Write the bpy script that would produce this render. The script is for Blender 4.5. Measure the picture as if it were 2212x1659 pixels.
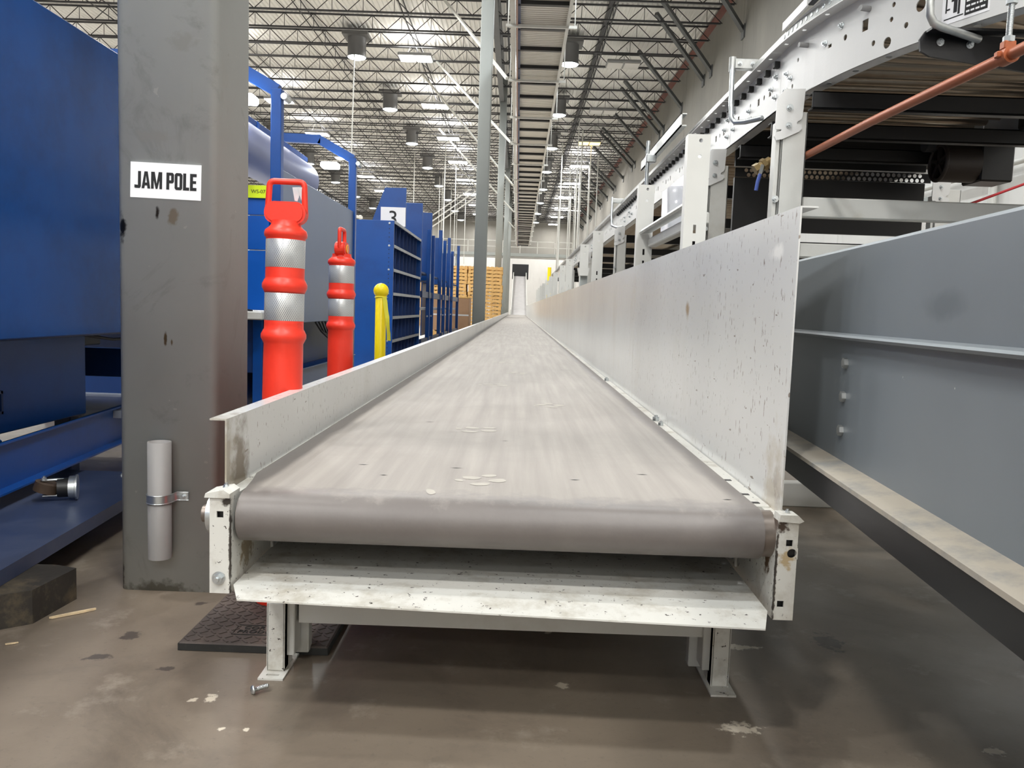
import bpy, math, random
from mathutils import Vector, Matrix, Quaternion
random.seed(7)
for o in list(bpy.data.objects): bpy.data.objects.remove(o)
scene = bpy.context.scene
col = scene.collection
PI = math.pi
# ------------------------------------------------------------------ camera
cam_data = bpy.data.cameras.new('camera')
cam_data.sensor_width = 36.0; cam_data.sensor_fit = 'HORIZONTAL'
cam_data.lens = 1750.0/2212.0*36.0
cam_data.clip_start = .02; cam_data.clip_end = 400
cam = bpy.data.objects.new('camera', cam_data); col.objects.link(cam)
cam.matrix_world = Matrix(((.99936999, -.03531068, .00357397, 0), (.00682761, .09245723, -.99569325, 0),
                           (.03482816, .99509036, .09264007, .776), (0, 0, 0, 1)))
scene.camera = cam
# ------------------------------------------------------------------ world / exposure
w = bpy.data.worlds.new('world'); scene.world = w; w.use_nodes = True
w.node_tree.nodes['Background'].inputs[0].default_value = (.8, .85, 1, 1)
w.node_tree.nodes['Background'].inputs[1].default_value = .3
vs = scene.view_settings
vs.view_transform = 'Standard'; vs.look = 'None'; vs.gamma = 1.0; vs.use_curve_mapping = False
vs.exposure = 0.6
cy_ = scene.cycles
cy_.max_bounces = 6; cy_.diffuse_bounces = 3; cy_.glossy_bounces = 3; cy_.caustics_reflective = False; cy_.caustics_refractive = False
LAMP_POWER = 108.0
CEILING_FILL = .28
SKY_POWER = 125.0

# ------------------------------------------------------------------ materials
def lin(c):
    return c/12.92 if c <= .04045 else ((c+.055)/1.055)**2.4
def C(r, g, b):
    return (lin(r/255), lin(g/255), lin(b/255), 1)
class NT:
    def __init__(s, name):
        s.m = bpy.data.materials.new(name); s.m.use_nodes = True
        s.t = s.m.node_tree; s.b = s.t.nodes['Principled BSDF']
        s._c = None
    def n(s, typ, **kw):
        nd = s.t.nodes.new(typ)
        for k, v in kw.items(): setattr(nd, k, v)
        return nd
    def l(s, a, b): s.t.links.new(a, b)
    def coord(s):
        if s._c is None: s._c = s.n('ShaderNodeTexCoord').outputs['Object']
        return s._c
    def mapped(s, scale, loc=(0, 0, 0), rot=(0, 0, 0)):
        mp = s.n('ShaderNodeMapping'); s.l(s.coord(), mp.inputs[0])
        mp.inputs['Scale'].default_value = scale if hasattr(scale, '__len__') else (scale,)*3
        mp.inputs['Location'].default_value = loc; mp.inputs['Rotation'].default_value = rot
        return mp.outputs[0]
    def noise(s, scale, detail=4, rough=.55, vec=None, dist=0):
        nd = s.n('ShaderNodeTexNoise'); s.l(vec if vec is not None else s.coord(), nd.inputs['Vector'])
        nd.inputs['Scale'].default_value = scale; nd.inputs['Detail'].default_value = detail
        nd.inputs['Roughness'].default_value = rough; nd.inputs['Distortion'].default_value = dist
        return nd.outputs[0]
    def ramp(s, fac, a, b, ca=0., cb=1.):
        nd = s.n('ShaderNodeMapRange'); nd.clamp = True; s.l(fac, nd.inputs[0])
        for i, v in zip((1, 2, 3, 4), (a, b, ca, cb)): nd.inputs[i].default_value = v
        return nd.outputs[0]
    def math(s, op, a, b=None):
        nd = s.n('ShaderNodeMath', operation=op)
        for i, v in enumerate((a, b)):
            if v is None: continue
            if isinstance(v, (int, float)): nd.inputs[i].default_value = v
            else: s.l(v, nd.inputs[i])
        return nd.outputs[0]
    def mix(s, fac, a, b):
        nd = s.n('ShaderNodeMix', data_type='RGBA')
        for i, v in ((0, fac), (6, a), (7, b)):
            if isinstance(v, (int, float)): nd.inputs[i].default_value = v
            elif isinstance(v, tuple): nd.inputs[i].default_value = v
            else: s.l(v, nd.inputs[i])
        return nd.outputs[2]
    def bump(s, h, strength=.2, dist=.01):
        nd = s.n('ShaderNodeBump'); s.l(h, nd.inputs['Height'])
        nd.inputs['Strength'].default_value = strength; nd.inputs['Distance'].default_value = dist
        s.l(nd.outputs[0], s.b.inputs['Normal'])
    def color(s, c):
        if isinstance(c, tuple): s.b.inputs['Base Color'].default_value = c
        else: s.l(c, s.b.inputs['Base Color'])
    def blob(s, center, radius, soft=.5, scale=(1, 1, 1), warp=.5, wscale=14):
        """mask 1 inside a ragged spot around center (object coordinates)"""
        mp = s.n('ShaderNodeMapping'); mp.vector_type = 'POINT'; s.l(s.coord(), mp.inputs[0])
        mp.inputs['Location'].default_value = tuple(-center[i]*scale[i] for i in range(3)); mp.inputs['Scale'].default_value = scale
        ln = s.n('ShaderNodeVectorMath', operation='LENGTH'); s.l(mp.outputs[0], ln.inputs[0])
        nz = s.noise(wscale, 5, .6)
        d = s.math('ADD', ln.outputs['Value'], s.ramp(nz, .2, .8, -radius*warp, radius*warp))
        return s.ramp(d, radius*(1-soft), radius*(1+soft), 1, 0)

def paint(name, c, rough=.5, metal=0., var=.08, scale=3., dirt=None, dscale=9., dlo=.58, dhi=.72, bump=0., bscale=60., chips=None, spec=.5, damt=1.):
    t = NT(name)
    nz = t.noise(scale, 5, .6)
    a = tuple(x*(1-var) for x in c[:3])+(1,); b = tuple(min(1, x*(1+var)) for x in c[:3])+(1,)
    out = t.mix(t.ramp(nz, .3, .7), a, b)
    if dirt:
        dn = t.noise(dscale, 7, .68)
        out = t.mix(t.ramp(dn, dlo, dhi, 0, damt), out, dirt)
    if chips:
        v = t.noise(85, 4, .65)
        out = t.mix(t.ramp(v, .645, .665), out, chips)
    t.color(out)
    t.b.inputs['Roughness'].default_value = rough; t.b.inputs['Metallic'].default_value = metal
    t.b.inputs['Specular IOR Level'].default_value = spec
    if bump: t.bump(t.noise(bscale, 4), bump, .004)
    return t.m
def emit(name, c, strength):
    t = NT(name); t.color((0.8, .8, .8, 1)); t.b.inputs['Emission Color'].default_value = c
    t.b.inputs['Emission Strength'].default_value = strength
    return t.m

M = {}
M['pole'] = None
M['blue'] = paint('blue_paint', C(3, 70, 146), .32, var=.06, scale=2, dirt=C(3, 58, 126), dscale=3, dlo=.5, dhi=.8, bump=.05)
M['blue_bright'] = paint('bright_blue_paint', C(4, 88, 184), .38, var=.05, bump=.03)
M['blue_dark'] = paint('dark_blue_paint', C(10, 46, 96), .4, var=.08)
M['slot_blue'] = paint('slot_blue_paint', C(10, 48, 104), .5, var=.08)
M['slate'] = paint('slate_panel', C(92, 110, 142), .35, var=.04, bump=.03)
M['edge_grey'] = paint('bare_steel_edge', C(160, 165, 172), .4, .3, var=.1, dirt=C(110, 115, 125))
M['red'] = paint('red_plastic', C(236, 58, 38), .38, var=.05, scale=6, dirt=C(190, 45, 32), dscale=12, dlo=.62, dhi=.8, bump=.03)
M['yellow'] = paint('yellow_paint', C(252, 222, 10), .35, var=.04)
M['tape'] = paint('yellow_tape', C(235, 225, 60), .45, var=.1)
M['amber'] = paint('amber_reflector', C(240, 160, 30), .25, var=.05)
M['rubber'] = paint('black_rubber', C(74, 66, 62), .75, var=.2, scale=12, dirt=C(104, 92, 84), dscale=5, dlo=.45, dhi=.75, bump=.15)
M['rubber_side'] = paint('rubber_edge', C(44, 44, 42), .8, var=.2, scale=20, dirt=C(84, 80, 70), dscale=25)
M['zinc'] = paint('zinc_plated', C(205, 210, 212), .28, .9, var=.08, scale=20)
M['galv'] = paint('galvanised', C(186, 188, 186), .38, .75, var=.15, scale=30)
M['pvc'] = paint('grey_plastic_pipe', C(140, 138, 136), .5, var=.05)
M['white'] = paint('cream_white_enamel', C(212, 212, 207), .36, var=.04, scale=4, dirt=C(196, 193, 182), dscale=5, dlo=.56, dhi=.8, bump=.03)
M['white_clean'] = paint('white_powder_coat', C(220, 220, 218), .3, var=.02, scale=4, bump=.05, bscale=180)
M['white_worn'] = paint('chipped_white_enamel', C(214, 213, 206), .4, var=.05, dirt=C(150, 140, 120), dscale=9, dlo=.5, dhi=.72, damt=.75, chips=C(58, 52, 46), bump=.04)
M['black'] = paint('black_enamel', C(24, 24, 26), .4, var=.2)
M['black_rubber_part'] = paint('black_cap', C(30, 30, 30), .6, var=.1)
M['copper'] = paint('orange_brown_pipe', C(166, 92, 58), .38, .3, var=.12, scale=9, dirt=C(120, 66, 44), dscale=14, dlo=.62, dhi=.72)
M['brass'] = paint('brass', C(150, 130, 92), .35, .8, var=.15)
M['roller'] = paint('roller_steel', C(190, 178, 162), .3, .8, var=.06, scale=1.5, dirt=C(150, 130, 108), dscale=1.2, dlo=.5, dhi=.75)
M['joist'] = paint('joist_grey_paint', C(66, 66, 68), .6, var=.1)
M['girder'] = paint('girder_grey_paint', C(96, 98, 100), .6, var=.08)
M['brace'] = paint('brace_grey_paint', C(100, 103, 104), .5, var=.06)
M['red_angle'] = paint('red_oxide_angle', C(112, 62, 52), .6, var=.1)
M['deck'] = paint('roof_deck', C(236, 235, 231), .55, var=.03, scale=.6)
M['col'] = paint('column_grey', C(160, 165, 163), .5, var=.05, scale=1)
M['pine'] = paint('pallet_pine', C(222, 178, 112), .7, var=.18, scale=5, dirt=C(190, 138, 80), dscale=9)
M['card'] = paint('cardboard', C(176, 140, 110), .75, var=.06)
M['film'] = paint('stretch_film', C(222, 222, 224), .2, var=.05)
M['tag'] = paint('paper_white', C(244, 244, 246), .6, var=.01)
M['ink'] = paint('black_ink', C(22, 22, 24), .6, var=.0)
M['ink_dark'] = paint('dark_print', C(60, 62, 30), .6, var=.0)
M['lime'] = paint('lime_sticker', C(222, 246, 20), .5, var=.02)
M['cable'] = paint('black_cable', C(20, 22, 26), .5, var=.1)
M['red_cable'] = paint('red_cable', C(190, 30, 40), .5, var=.05)
M['housing'] = paint('lamp_housing', C(150, 150, 150), .5, var=.05)
M['tube_grey'] = paint('skylight_tube_grey', C(112, 112, 112), .5, .3, var=.05)
M['lens_lit'] = emit('lit_lens', (1, .98, .95, 1), 18)
M['lens_sky'] = emit('daylight_lens', (.86, .97, 1, 1), 9)
M['lens_amber'] = emit('amber_lens', (1, .62, .12, 1), 3)
M['task'] = emit('task_lamp', (.95, .98, 1, 1), 14)
M['lens_off'] = paint('unlit_lens', C(205, 203, 198), .4, var=.02)
M['timber_black'] = paint('black_timber', C(52, 48, 42), .85, var=.25, scale=14, dirt=C(104, 92, 70), dscale=7, dlo=.5, dhi=.7, bump=.3, bscale=40)
M['splinter'] = paint('splinter_wood', C(220, 198, 160), .7, var=.15, scale=60)
M['wheel_brown'] = paint('brown_caster_tread', C(74, 58, 44), .65, var=.2, scale=30)
M['dust'] = paint('pale_dust', C(172, 167, 158), .9, var=.06, scale=40)
M['duct'] = paint('pale_duct', C(144, 151, 186), .4, var=.04)
M['chute'] = None

def m_pole():
    t = NT('jam_pole_grey')
    base = t.mix(t.ramp(t.noise(2.2, 5, .6), .3, .7), C(174, 178, 176), C(184, 188, 186))
    smudge = t.ramp(t.noise(4.2, 7, .7, dist=1.2), .56, .75, 0, .5)
    base = t.mix(smudge, base, C(112, 112, 106))
    scr = t.ramp(t.noise(11, 6, .7, vec=t.mapped((3.6, 1, .30), rot=(0, .16, .1))), .64, .67, 0, .5)
    base = t.mix(t.ramp(t.noise(16, 5, .7, vec=t.mapped((.5, 1, 3.0), rot=(0, .25, 0))), .655, .675, 0, .4), base, C(190, 192, 188))
    base = t.mix(scr, base, C(178, 180, 176))
    for c, r, colr, sc in (((-.023, -.128, .985), .010, C(50, 44, 38), (2.2, .2, .7)), ((.018, -.128, .976), .012, C(156, 146, 130), (1, .2, .7)),
                     ((-.113, -.128, .948), .014, C(30, 30, 32), (1.5, .2, .5)), ((-.004, -.128, .668), .006, C(98, 82, 60), (1.8, .2, .45)), ((.012, -.128, .66), .004, C(110, 96, 74), (1.8, .2, .5)),
                     ((-.028, -.128, 1.175), .03, C(176, 178, 174), (.7, .2, 2.4)), ((.043, -.128, 1.408), .03, C(172, 174, 170), (1, .2, 1.6)),
                     ((-.126, -.128, .03), .02, C(28, 28, 28), (3, .2, .4)), ((-.02, -.128, .0), .05, C(120, 120, 112), (.6, .2, 2.2))):
        base = t.mix(t.blob(c, r, .35, sc, .9, 40), base, colr)
    base = t.mix(t.ramp(t.noise(28, 3, .5), .735, .745), base, C(196, 198, 194))
    t.color(base); t.b.inputs['Roughness'].default_value = .42
    t.bump(t.noise(40, 4), .05, .004)
    return t.m
M['pole'] = m_pole()
def m_chute():
    t = NT('blue_grey_chute_paint')
    base = t.mix(t.ramp(t.noise(1.8, 4), .3, .7), C(112, 119, 124), C(120, 127, 132))
    base = t.mix(t.blob((.0, -.80, .80), .035, .4, (1, .7, 2.0), .5, 20), base, C(104, 111, 116))
    base = t.mix(t.ramp(t.noise(34, 3, .5), .75, .76), base, C(190, 190, 186))
    t.color(base); t.b.inputs['Roughness'].default_value = .4
    return t.m
M['chute'] = m_chute()
def m_dusty():
    t = NT('dusty_grey_ledge')
    base = t.mix(t.ramp(t.noise(9, 7, .7), .32, .55), C(132, 133, 130), C(168, 160, 146))
    t.color(base); t.b.inputs['Roughness'].default_value = .8
    return t.m
M['dusty'] = m_dusty()
def m_floor():
    t = NT('concrete_floor')
    a = t.mix(t.ramp(t.noise(.9, 8, .62), .35, .68), C(110, 99, 87), C(136, 124, 109))
    a = t.mix(t.ramp(t.noise(2.6, 9, .7, dist=.9), .50, .70, 0, .75), a, C(96, 87, 77))
    a = t.mix(t.ramp(t.noise(5.5, 9, .72), .57, .70, 0, .45), a, C(170, 160, 146))
    a = t.mix(t.ramp(t.noise(9, 9, .8, vec=t.mapped((.5, 1.4, 1), rot=(0, 0, .5))), .60, .72, 0, .4), a, C(90, 80, 70))
    a = t.mix(t.ramp(t.noise(70, 4, .7), .58, .72, 0, .4), a, C(92, 84, 74))
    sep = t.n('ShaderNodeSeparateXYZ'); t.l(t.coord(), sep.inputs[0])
    bounce_tone = t.mix(t.ramp(t.noise(.5, 6), .3, .7), C(176, 170, 160), C(190, 184, 174))   # paler tone far back, put in to bounce light onto the deck
    a = t.mix(t.ramp(t.math('ADD', sep.outputs[1], t.ramp(t.noise(.6, 5), .3, .7, -1.5, 1.5)), 7, 11), a, bounce_tone)
    for c, r, sc in (((-.86, 1.79, 0), .022, (1, 1, 1)), ((-.875, 1.67, 0), .020, (.8, 1.4, 1)), ((-.78, 2.0, 0), .012, (1, 1, 1)), ((-.71, 1.63, 0), .014, (1, 1.4, 1)), ((.78, 1.9, 0), .03, (1, .7, 1))):
        a = t.mix(t.blob(c, r, .2, sc, 1.0, 55), a, C(78, 70, 64))
    for c, r, sc in (((-.6, 1.50, 0), .007, (1, 1, 1)), ((-.57, 1.51, 0), .007, (.8, .4, 1)), ((-.51, 1.40, 0), .005, (1, 1, 1)), ((-.465, 1.40, 0), .005, (1, 1, 1)),
                     ((.45, 1.47, 0), .03, (1, 1.6, 1)), ((.55, 1.85, 0), .018, (.5, 1.4, 1)), ((.12, 1.62, 0), .012, (1, 1, 1)), ((.9, 1.42, 0), .016, (1, 1.4, 1)), ((.1, 1.9, 0), .012, (1, 1, 1))):
        a = t.mix(t.blob(c, r, .25, sc, 1.2, 70), a, C(206, 196, 178))
    t.color(a)
    r = t.ramp(t.noise(2.2, 6, .6), .3, .7, .30, .52); t.l(r, t.b.inputs['Roughness'])
    t.bump(t.noise(45, 6, .6), .06, .004)
    return t.m
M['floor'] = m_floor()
def m_wall(name, c, c2):
    t = NT(name)
    a = t.mix(t.ramp(t.noise(.5, 7, .65, vec=t.mapped((1, 1, .5))), .35, .7), c, c2)
    a = t.mix(t.ramp(t.noise(2.2, 7, .7, vec=t.mapped((1.6, 1.6, .25))), .56, .75, 0, .4), a, tuple(x*.72 for x in c[:3])+(1,))
    t.color(a); t.b.inputs['Roughness'].default_value = .8
    t.bump(t.noise(9, 6), .15, .01)
    return t.m
M['concrete'] = m_wall('tilt_up_concrete', C(138, 136, 130), C(154, 151, 144))
M['wall_white'] = m_wall('white_painted_wall', C(226, 225, 222), C(234, 233, 230))
def m_belt():
    t = NT('dusty_grey_belt')
    rub = t.mix(t.ramp(t.noise(6, 6, .65), .3, .7), C(104, 98, 95), C(116, 110, 106))
    streak = t.noise(9, 6, .6, vec=t.mapped((3.5, .12, 1)))
    dust = t.mix(t.ramp(streak, .3, .7), C(139, 133, 127), C(157, 151, 144))
    dust = t.mix(t.ramp(t.noise(2.6, 7, .68), .5, .75, 0, .5), dust, C(131, 126, 120))
    sep = t.n('ShaderNodeSeparateXYZ'); t.l(t.coord(), sep.inputs[0])
    edge = t.math('ADD', sep.outputs[1], t.ramp(t.noise(16, 6, .7), .3, .7, -.035, .035))
    f = t.ramp(edge, .035, .095, 0, 1)
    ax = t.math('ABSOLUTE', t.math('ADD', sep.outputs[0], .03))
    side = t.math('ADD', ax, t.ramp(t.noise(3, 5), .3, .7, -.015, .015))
    f = t.math('MULTIPLY', f, t.ramp(side, .432, .452, 1, .2))  # darker belt edges: thinner dust plus side guard shadow painted in
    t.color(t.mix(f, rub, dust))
    t.l(t.ramp(f, 0, 1, .42, .7), t.b.inputs['Roughness'])
    t.bump(t.noise(160, 3), .08, .002)
    return t.m
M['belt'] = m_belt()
def m_guard():
    t = NT('scuffed_white_side_guard')
    a = t.mix(t.ramp(t.noise(1.6, 5), .3, .7), C(206, 206, 203), C(214, 214, 211))
    a = t.mix(t.ramp(t.noise(3.2, 8, .7, vec=t.mapped((1, 1.2, .5))), .55, .78, 0, .5), a, C(196, 190, 178))
    sep = t.n('ShaderNodeSeparateXYZ'); t.l(t.coord(), sep.inputs[0])
    near = t.ramp(sep.outputs[1], .3, 2.6, 1, .15)
    s1 = t.ramp(t.noise(46, 3, .5, vec=t.mapped((1, 3.0, .75), rot=(.3, 0, 0))), .675, .69)
    s2 = t.ramp(t.noise(58, 2, .5, vec=t.mapped((1, 2.6, .6), rot=(-.5, 0, 0))), .70, .715)
    s3 = t.ramp(t.noise(40, 2, .5, vec=t.mapped((1, .5, 2.4), rot=(.7, 0, 0))), .735, .75)
    sc = t.math('MAXIMUM', t.math('MAXIMUM', s1, s2), s3)
    a = t.mix(t.math('MULTIPLY', t.math('MULTIPLY', sc, near), .75), a, C(112, 92, 74))
    for c, r, sc_, cl in (((.49, .085, .455), .028, (.2, 1.2, .7), C(80, 68, 54)), ((.49, .10, .43), .07, (.2, 1.5, .7), C(190, 182, 168)), ((-.52, .05, .47), .08, (.2, 1.4, .8), C(166, 158, 142)),
                          ((-.52, .12, .45), .05, (.2, 1.2, .7), C(120, 110, 94)), ((.49, .95, .79), .018, (.2, 1, 1), C(168, 148, 120)), ((.49, .16, .90), .02, (.2, .6, 1.6), C(236, 235, 230))):
        a = t.mix(t.blob(c, r, .5, sc_, .9, 22), a, cl)
    t.color(a); t.b.inputs['Roughness'].default_value = .24
    t.bump(t.noise(3, 3), .03, .02)
    return t.m
M['guard'] = m_guard()

def m_channel():
    t = NT('rusty_chipped_channel_paint')
    a = t.mix(t.ramp(t.noise(9, 7, .68), .5, .72, 0, .7), C(214, 213, 206), C(160, 150, 132))
    a = t.mix(t.ramp(t.noise(95, 4, .65), .635, .655), a, C(58, 52, 46))
    for c, r, sc, cl in (((.474, .05, .335), .016, (.5, 1, .8), C(96, 74, 54)), ((.490, .0, .355), .012, (1, .3, .8), C(184, 164, 130)), ((.476, .01, .41), .014, (1, .8, 1), C(70, 56, 46)),
                         ((-.4945, .0, .33), .0022, (1, .3, .02), C(70, 64, 58)), ((.4725, .0, .31), .0022, (1, .3, .02), C(70, 64, 58)), ((-.4945, .09, .31), .03, (.5, 1, 1), C(150, 136, 112)), ((-.50, .0, .42), .008, (1, .3, 1), C(56, 50, 44))):
        a = t.mix(t.blob(c, r, .3, sc, 1.1, 80), a, cl)
    t.color(a); t.b.inputs['Roughness'].default_value = .4
    return t.m
M['channel'] = m_channel()

# ------------------------------------------------------------------ mesh builder
ORG = {}
class MB:
    def __init__(s): s.v = []; s.f = []; s.sm = []
    def add(s, vs, fs, smooth=False):
        o = len(s.v); s.v += [tuple(v) for v in vs]
        for f in fs: s.f.append(tuple(i+o for i in f)); s.sm.append(smooth)
        return s
    def box(s, x0, x1, y0, y1, z0, z1, rot=None, piv=None):
        vs = [Vector((x, y, z)) for z in (z0, z1) for y in (y0, y1) for x in (x0, x1)]
        if rot is not None:
            p = Vector(piv) if piv is not None else Vector(((x0+x1)/2, (y0+y1)/2, (z0+z1)/2))
            vs = [rot @ (v-p)+p for v in vs]
        return s.add(vs, [(0, 2, 3, 1), (4, 5, 7, 6), (0, 1, 5, 4), (2, 6, 7, 3), (0, 4, 6, 2), (1, 3, 7, 5)])
    def rbox(s, x0, x1, y0, y1, z0, z1, b=.004):
        """box with all edges chamfered"""
        vs = []; idx = {}
        for sx in (0, 1):
            for sy in (0, 1):
                for sz in (0, 1):
                    X = (x0, x1)[sx]; Y = (y0, y1)[sy]; Z = (z0, z1)[sz]
                    dx = b if sx == 0 else -b; dy = b if sy == 0 else -b; dz = b if sz == 0 else -b
                    for a, p in enumerate(((X, Y+dy, Z+dz), (X+dx, Y, Z+dz), (X+dx, Y+dy, Z))):
                        idx[(sx, sy, sz, a)] = len(vs); vs.append(p)
        F = []
        g = lambda *k: idx[k]
        for sx in (0, 1): F.append((g(sx, 0, 0, 0), g(sx, 1, 0, 0), g(sx, 1, 1, 0), g(sx, 0, 1, 0)))
        for sy in (0, 1): F.append((g(0, sy, 0, 1), g(1, sy, 0, 1), g(1, sy, 1, 1), g(0, sy, 1, 1)))
        for sz in (0, 1): F.append((g(0, 0, sz, 2), g(1, 0, sz, 2), g(1, 1, sz, 2), g(0, 1, sz, 2)))
        for a_ in (0, 1):
            for b_ in (0, 1):
                F.append((g(a_, b_, 0, 0), g(a_, b_, 1, 0), g(a_, b_, 1, 1), g(a_, b_, 0, 1)))
                F.append((g(a_, 0, b_, 0), g(a_, 1, b_, 0), g(a_, 1, b_, 2), g(a_, 0, b_, 2)))
                F.append((g(0, a_, b_, 1), g(1, a_, b_, 1), g(1, a_, b_, 2), g(0, a_, b_, 2)))
                for c_ in (0, 1): F.append((g(a_, b_, c_, 0), g(a_, b_, c_, 1), g(a_, b_, c_, 2)))
        return s.add(vs, F)
    def cyl(s, p0, p1, r0, r1=None, n=12, caps=True, smooth=True):
        p0 = Vector(p0); p1 = Vector(p1); r1 = r0 if r1 is None else r1
        d = (p1-p0).normalized(); a = d.orthogonal().normalized(); b = d.cross(a)
        vs = []
        for p, r in ((p0, r0), (p1, r1)):
            for i in range(n):
                t = 2*PI*i/n+PI/n; vs.append(p+a*math.cos(t)*r+b*math.sin(t)*r)
        s.add(vs, [(i, (i+1) % n, n+(i+1) % n, n+i) for i in range(n)], smooth)
        if caps: s.add(vs, [tuple(range(n))[::-1], tuple(range(n, 2*n))])
        return s
    def bar(s, p0, p1, wd, ht, up=(0, 0, 1)):
        p0 = Vector(p0); p1 = Vector(p1); d = (p1-p0).normalized(); u = Vector(up)
        if abs(d.dot(u)) > .98: u = Vector((0, 1, 0))
        x = d.cross(u).normalized(); y = x.cross(d).normalized()
        vs = [p+x*a*wd/2+y*b*ht/2 for p in (p0, p1) for a, b in ((-1, -1), (1, -1), (1, 1), (-1, 1))]
        return s.add(vs, [(0, 1, 5, 4), (1, 2, 6, 5), (2, 3, 7, 6), (3, 0, 4, 7), (3, 2, 1, 0), (4, 5, 6, 7)])
    def tube(s, pts, r, n=8, closed=False):
        pts = [Vector(p) for p in pts]; N = len(pts); vs = []; prev = None
        for i, p in enumerate(pts):
            if closed: d = pts[(i+1) % N]-pts[i-1]
            else: d = pts[min(i+1, N-1)]-pts[max(i-1, 0)]
            d.normalize()
            a = d.orthogonal().normalized() if prev is None else (prev-d*prev.dot(d)).normalized()
            prev = a; b = d.cross(a)
            for k in range(n): t = 2*PI*k/n; vs.append(p+a*math.cos(t)*r+b*math.sin(t)*r)
        F = []
        for i in range(N if closed else N-1):
            j = (i+1) % N
            for k in range(n): F.append((i*n+k, i*n+(k+1) % n, j*n+(k+1) % n, j*n+k))
        s.add(vs, F, True)
        if not closed: s.add(vs, [tuple(range(n))[::-1], tuple(range((N-1)*n, N*n))])
        return s
    def lathe(s, prof, c=(0, 0), n=32, smooth=True, cap=True):
        vs = []
        for r, z in prof:
            for k in range(n): t = 2*PI*k/n; vs.append((c[0]+math.cos(t)*r, c[1]+math.sin(t)*r, z))
        F = [(i*n+k, i*n+(k+1) % n, (i+1)*n+(k+1) % n, (i+1)*n+k) for i in range(len(prof)-1) for k in range(n)]
        s.add(vs, F, smooth)
        if cap: s.add(vs, [tuple(range(n))[::-1], tuple(range((len(prof)-1)*n, len(prof)*n))])
        return s
    def prism(s, poly, axis, a0, a1):
        """polygon in the plane normal to axis, extruded a0..a1; poly pairs in the order of the two other axes"""
        def P(u, v, w):
            return {'x': (w, u, v), 'y': (u, w, v), 'z': (u, v, w)}[axis]
        n = len(poly)
        vs = [P(u, v, a0) for u, v in poly]+[P(u, v, a1) for u, v in poly]
        return s.add(vs, [tuple(range(n))[::-1], tuple(range(n, 2*n))]+[(i, (i+1) % n, n+(i+1) % n, n+i) for i in range(n)])
    def plate(s, u0, u1, v0, v1, t, fn, holes=(), ulines=()):
        """plate with real holes. holes: ('r',u,v,hw,hh) or ('c',u,v,r). fn(u,v,w)->xyz, w in 0..t"""
        us = {u0, u1, *ulines}; vv = {v0, v1}; cells = []
        for h in holes:
            hw = h[3] if h[0] == 'r' else h[3]*1.2; hh = h[4] if h[0] == 'r' else h[3]*1.2
            us |= {h[1]-hw, h[1]+hw}; vv |= {h[2]-hh, h[2]+hh}; cells.append((h[1]-hw, h[1]+hw, h[2]-hh, h[2]+hh, h))
        us = sorted(u for u in us if u0-1e-9 <= u <= u1+1e-9); vv = sorted(v for v in vv if v0-1e-9 <= v <= v1+1e-9)
        quad = lambda a, w: s.add([fn(u, v, w) for u, v in a], [(0, 1, 2, 3)])
        for i in range(len(us)-1):
            for j in range(len(vv)-1):
                a, b, c, d = us[i], us[i+1], vv[j], vv[j+1]; mu = (a+b)/2; mv = (c+d)/2
                if b-a < 1e-7 or d-c < 1e-7: continue
                if any(q[0]-1e-9 < mu < q[1]+1e-9 and q[2]-1e-9 < mv < q[3]+1e-9 for q in cells): continue
                for w_ in (0, t): quad(((a, c), (b, c), (b, d), (a, d)), w_)
        for a, b, c, d, h in cells:
            if h[0] == 'r': loop = [(a, c), (b, c), (b, d), (a, d)]
            else:
                n = 16; loop = [(h[1]+h[3]*math.cos(2*PI*k/n), h[2]+h[3]*math.sin(2*PI*k/n)) for k in range(n)]
                sq = []
                for k in range(n):
                    x = math.cos(2*PI*k/n); y = math.sin(2*PI*k/n); m = max(abs(x), abs(y)); sq.append((h[1]+x/m*h[3]*1.2, h[2]+y/m*h[3]*1.2))
                for k in range(n):
                    for w_ in (0, t): quad((loop[k], sq[k], sq[(k+1) % n], loop[(k+1) % n]), w_)
            for k in range(len(loop)):
                p, q = loop[k], loop[(k+1) % len(loop)]
                s.add([fn(p[0], p[1], 0), fn(q[0], q[1], 0), fn(q[0], q[1], t), fn(p[0], p[1], t)], [(0, 1, 2, 3)])
        for i in range(len(us)-1):
            for v in (v0, v1): s.add([fn(us[i], v, 0), fn(us[i+1], v, 0), fn(us[i+1], v, t), fn(us[i], v, t)], [(0, 1, 2, 3)])
        for j in range(len(vv)-1):
            for u in (u0, u1): s.add([fn(u, vv[j], 0), fn(u, vv[j+1], 0), fn(u, vv[j+1], t), fn(u, vv[j], t)], [(0, 1, 2, 3)])
        return s
    def mesh(s, name, mat, off=(0, 0, 0)):
        me = bpy.data.meshes.new(name)
        me.from_pydata([(v[0]-off[0], v[1]-off[1], v[2]-off[2]) for v in s.v], [], s.f)
        me.polygons.foreach_set('use_smooth', s.sm); me.update()
        if mat is not None: me.materials.append(mat)
        return me
    def build(s, name, mat, parent=None, label=None):
        off = ORG.get(parent.name, (0, 0, 0)) if parent else (0, 0, 0)
        o = bpy.data.objects.new(name, s.mesh(name, M[mat] if isinstance(mat, str) else mat, off))
        col.objects.link(o); ORG[o.name] = off
        if parent: o.parent = parent
        if label: o['label'] = label
        return o
def tag(o, label, cat, group=None):
    o['label'] = label; o['category'] = cat
    if group: o['group'] = group
    return o
def thing(name, loc, label, cat, group=None):
    o = bpy.data.objects.new(name, None); o.empty_display_size = .1; col.objects.link(o); o.location = loc
    ORG[o.name] = tuple(loc)
    return tag(o, label, cat, group)
def structure(o): o['kind'] = 'structure'; return o
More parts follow.
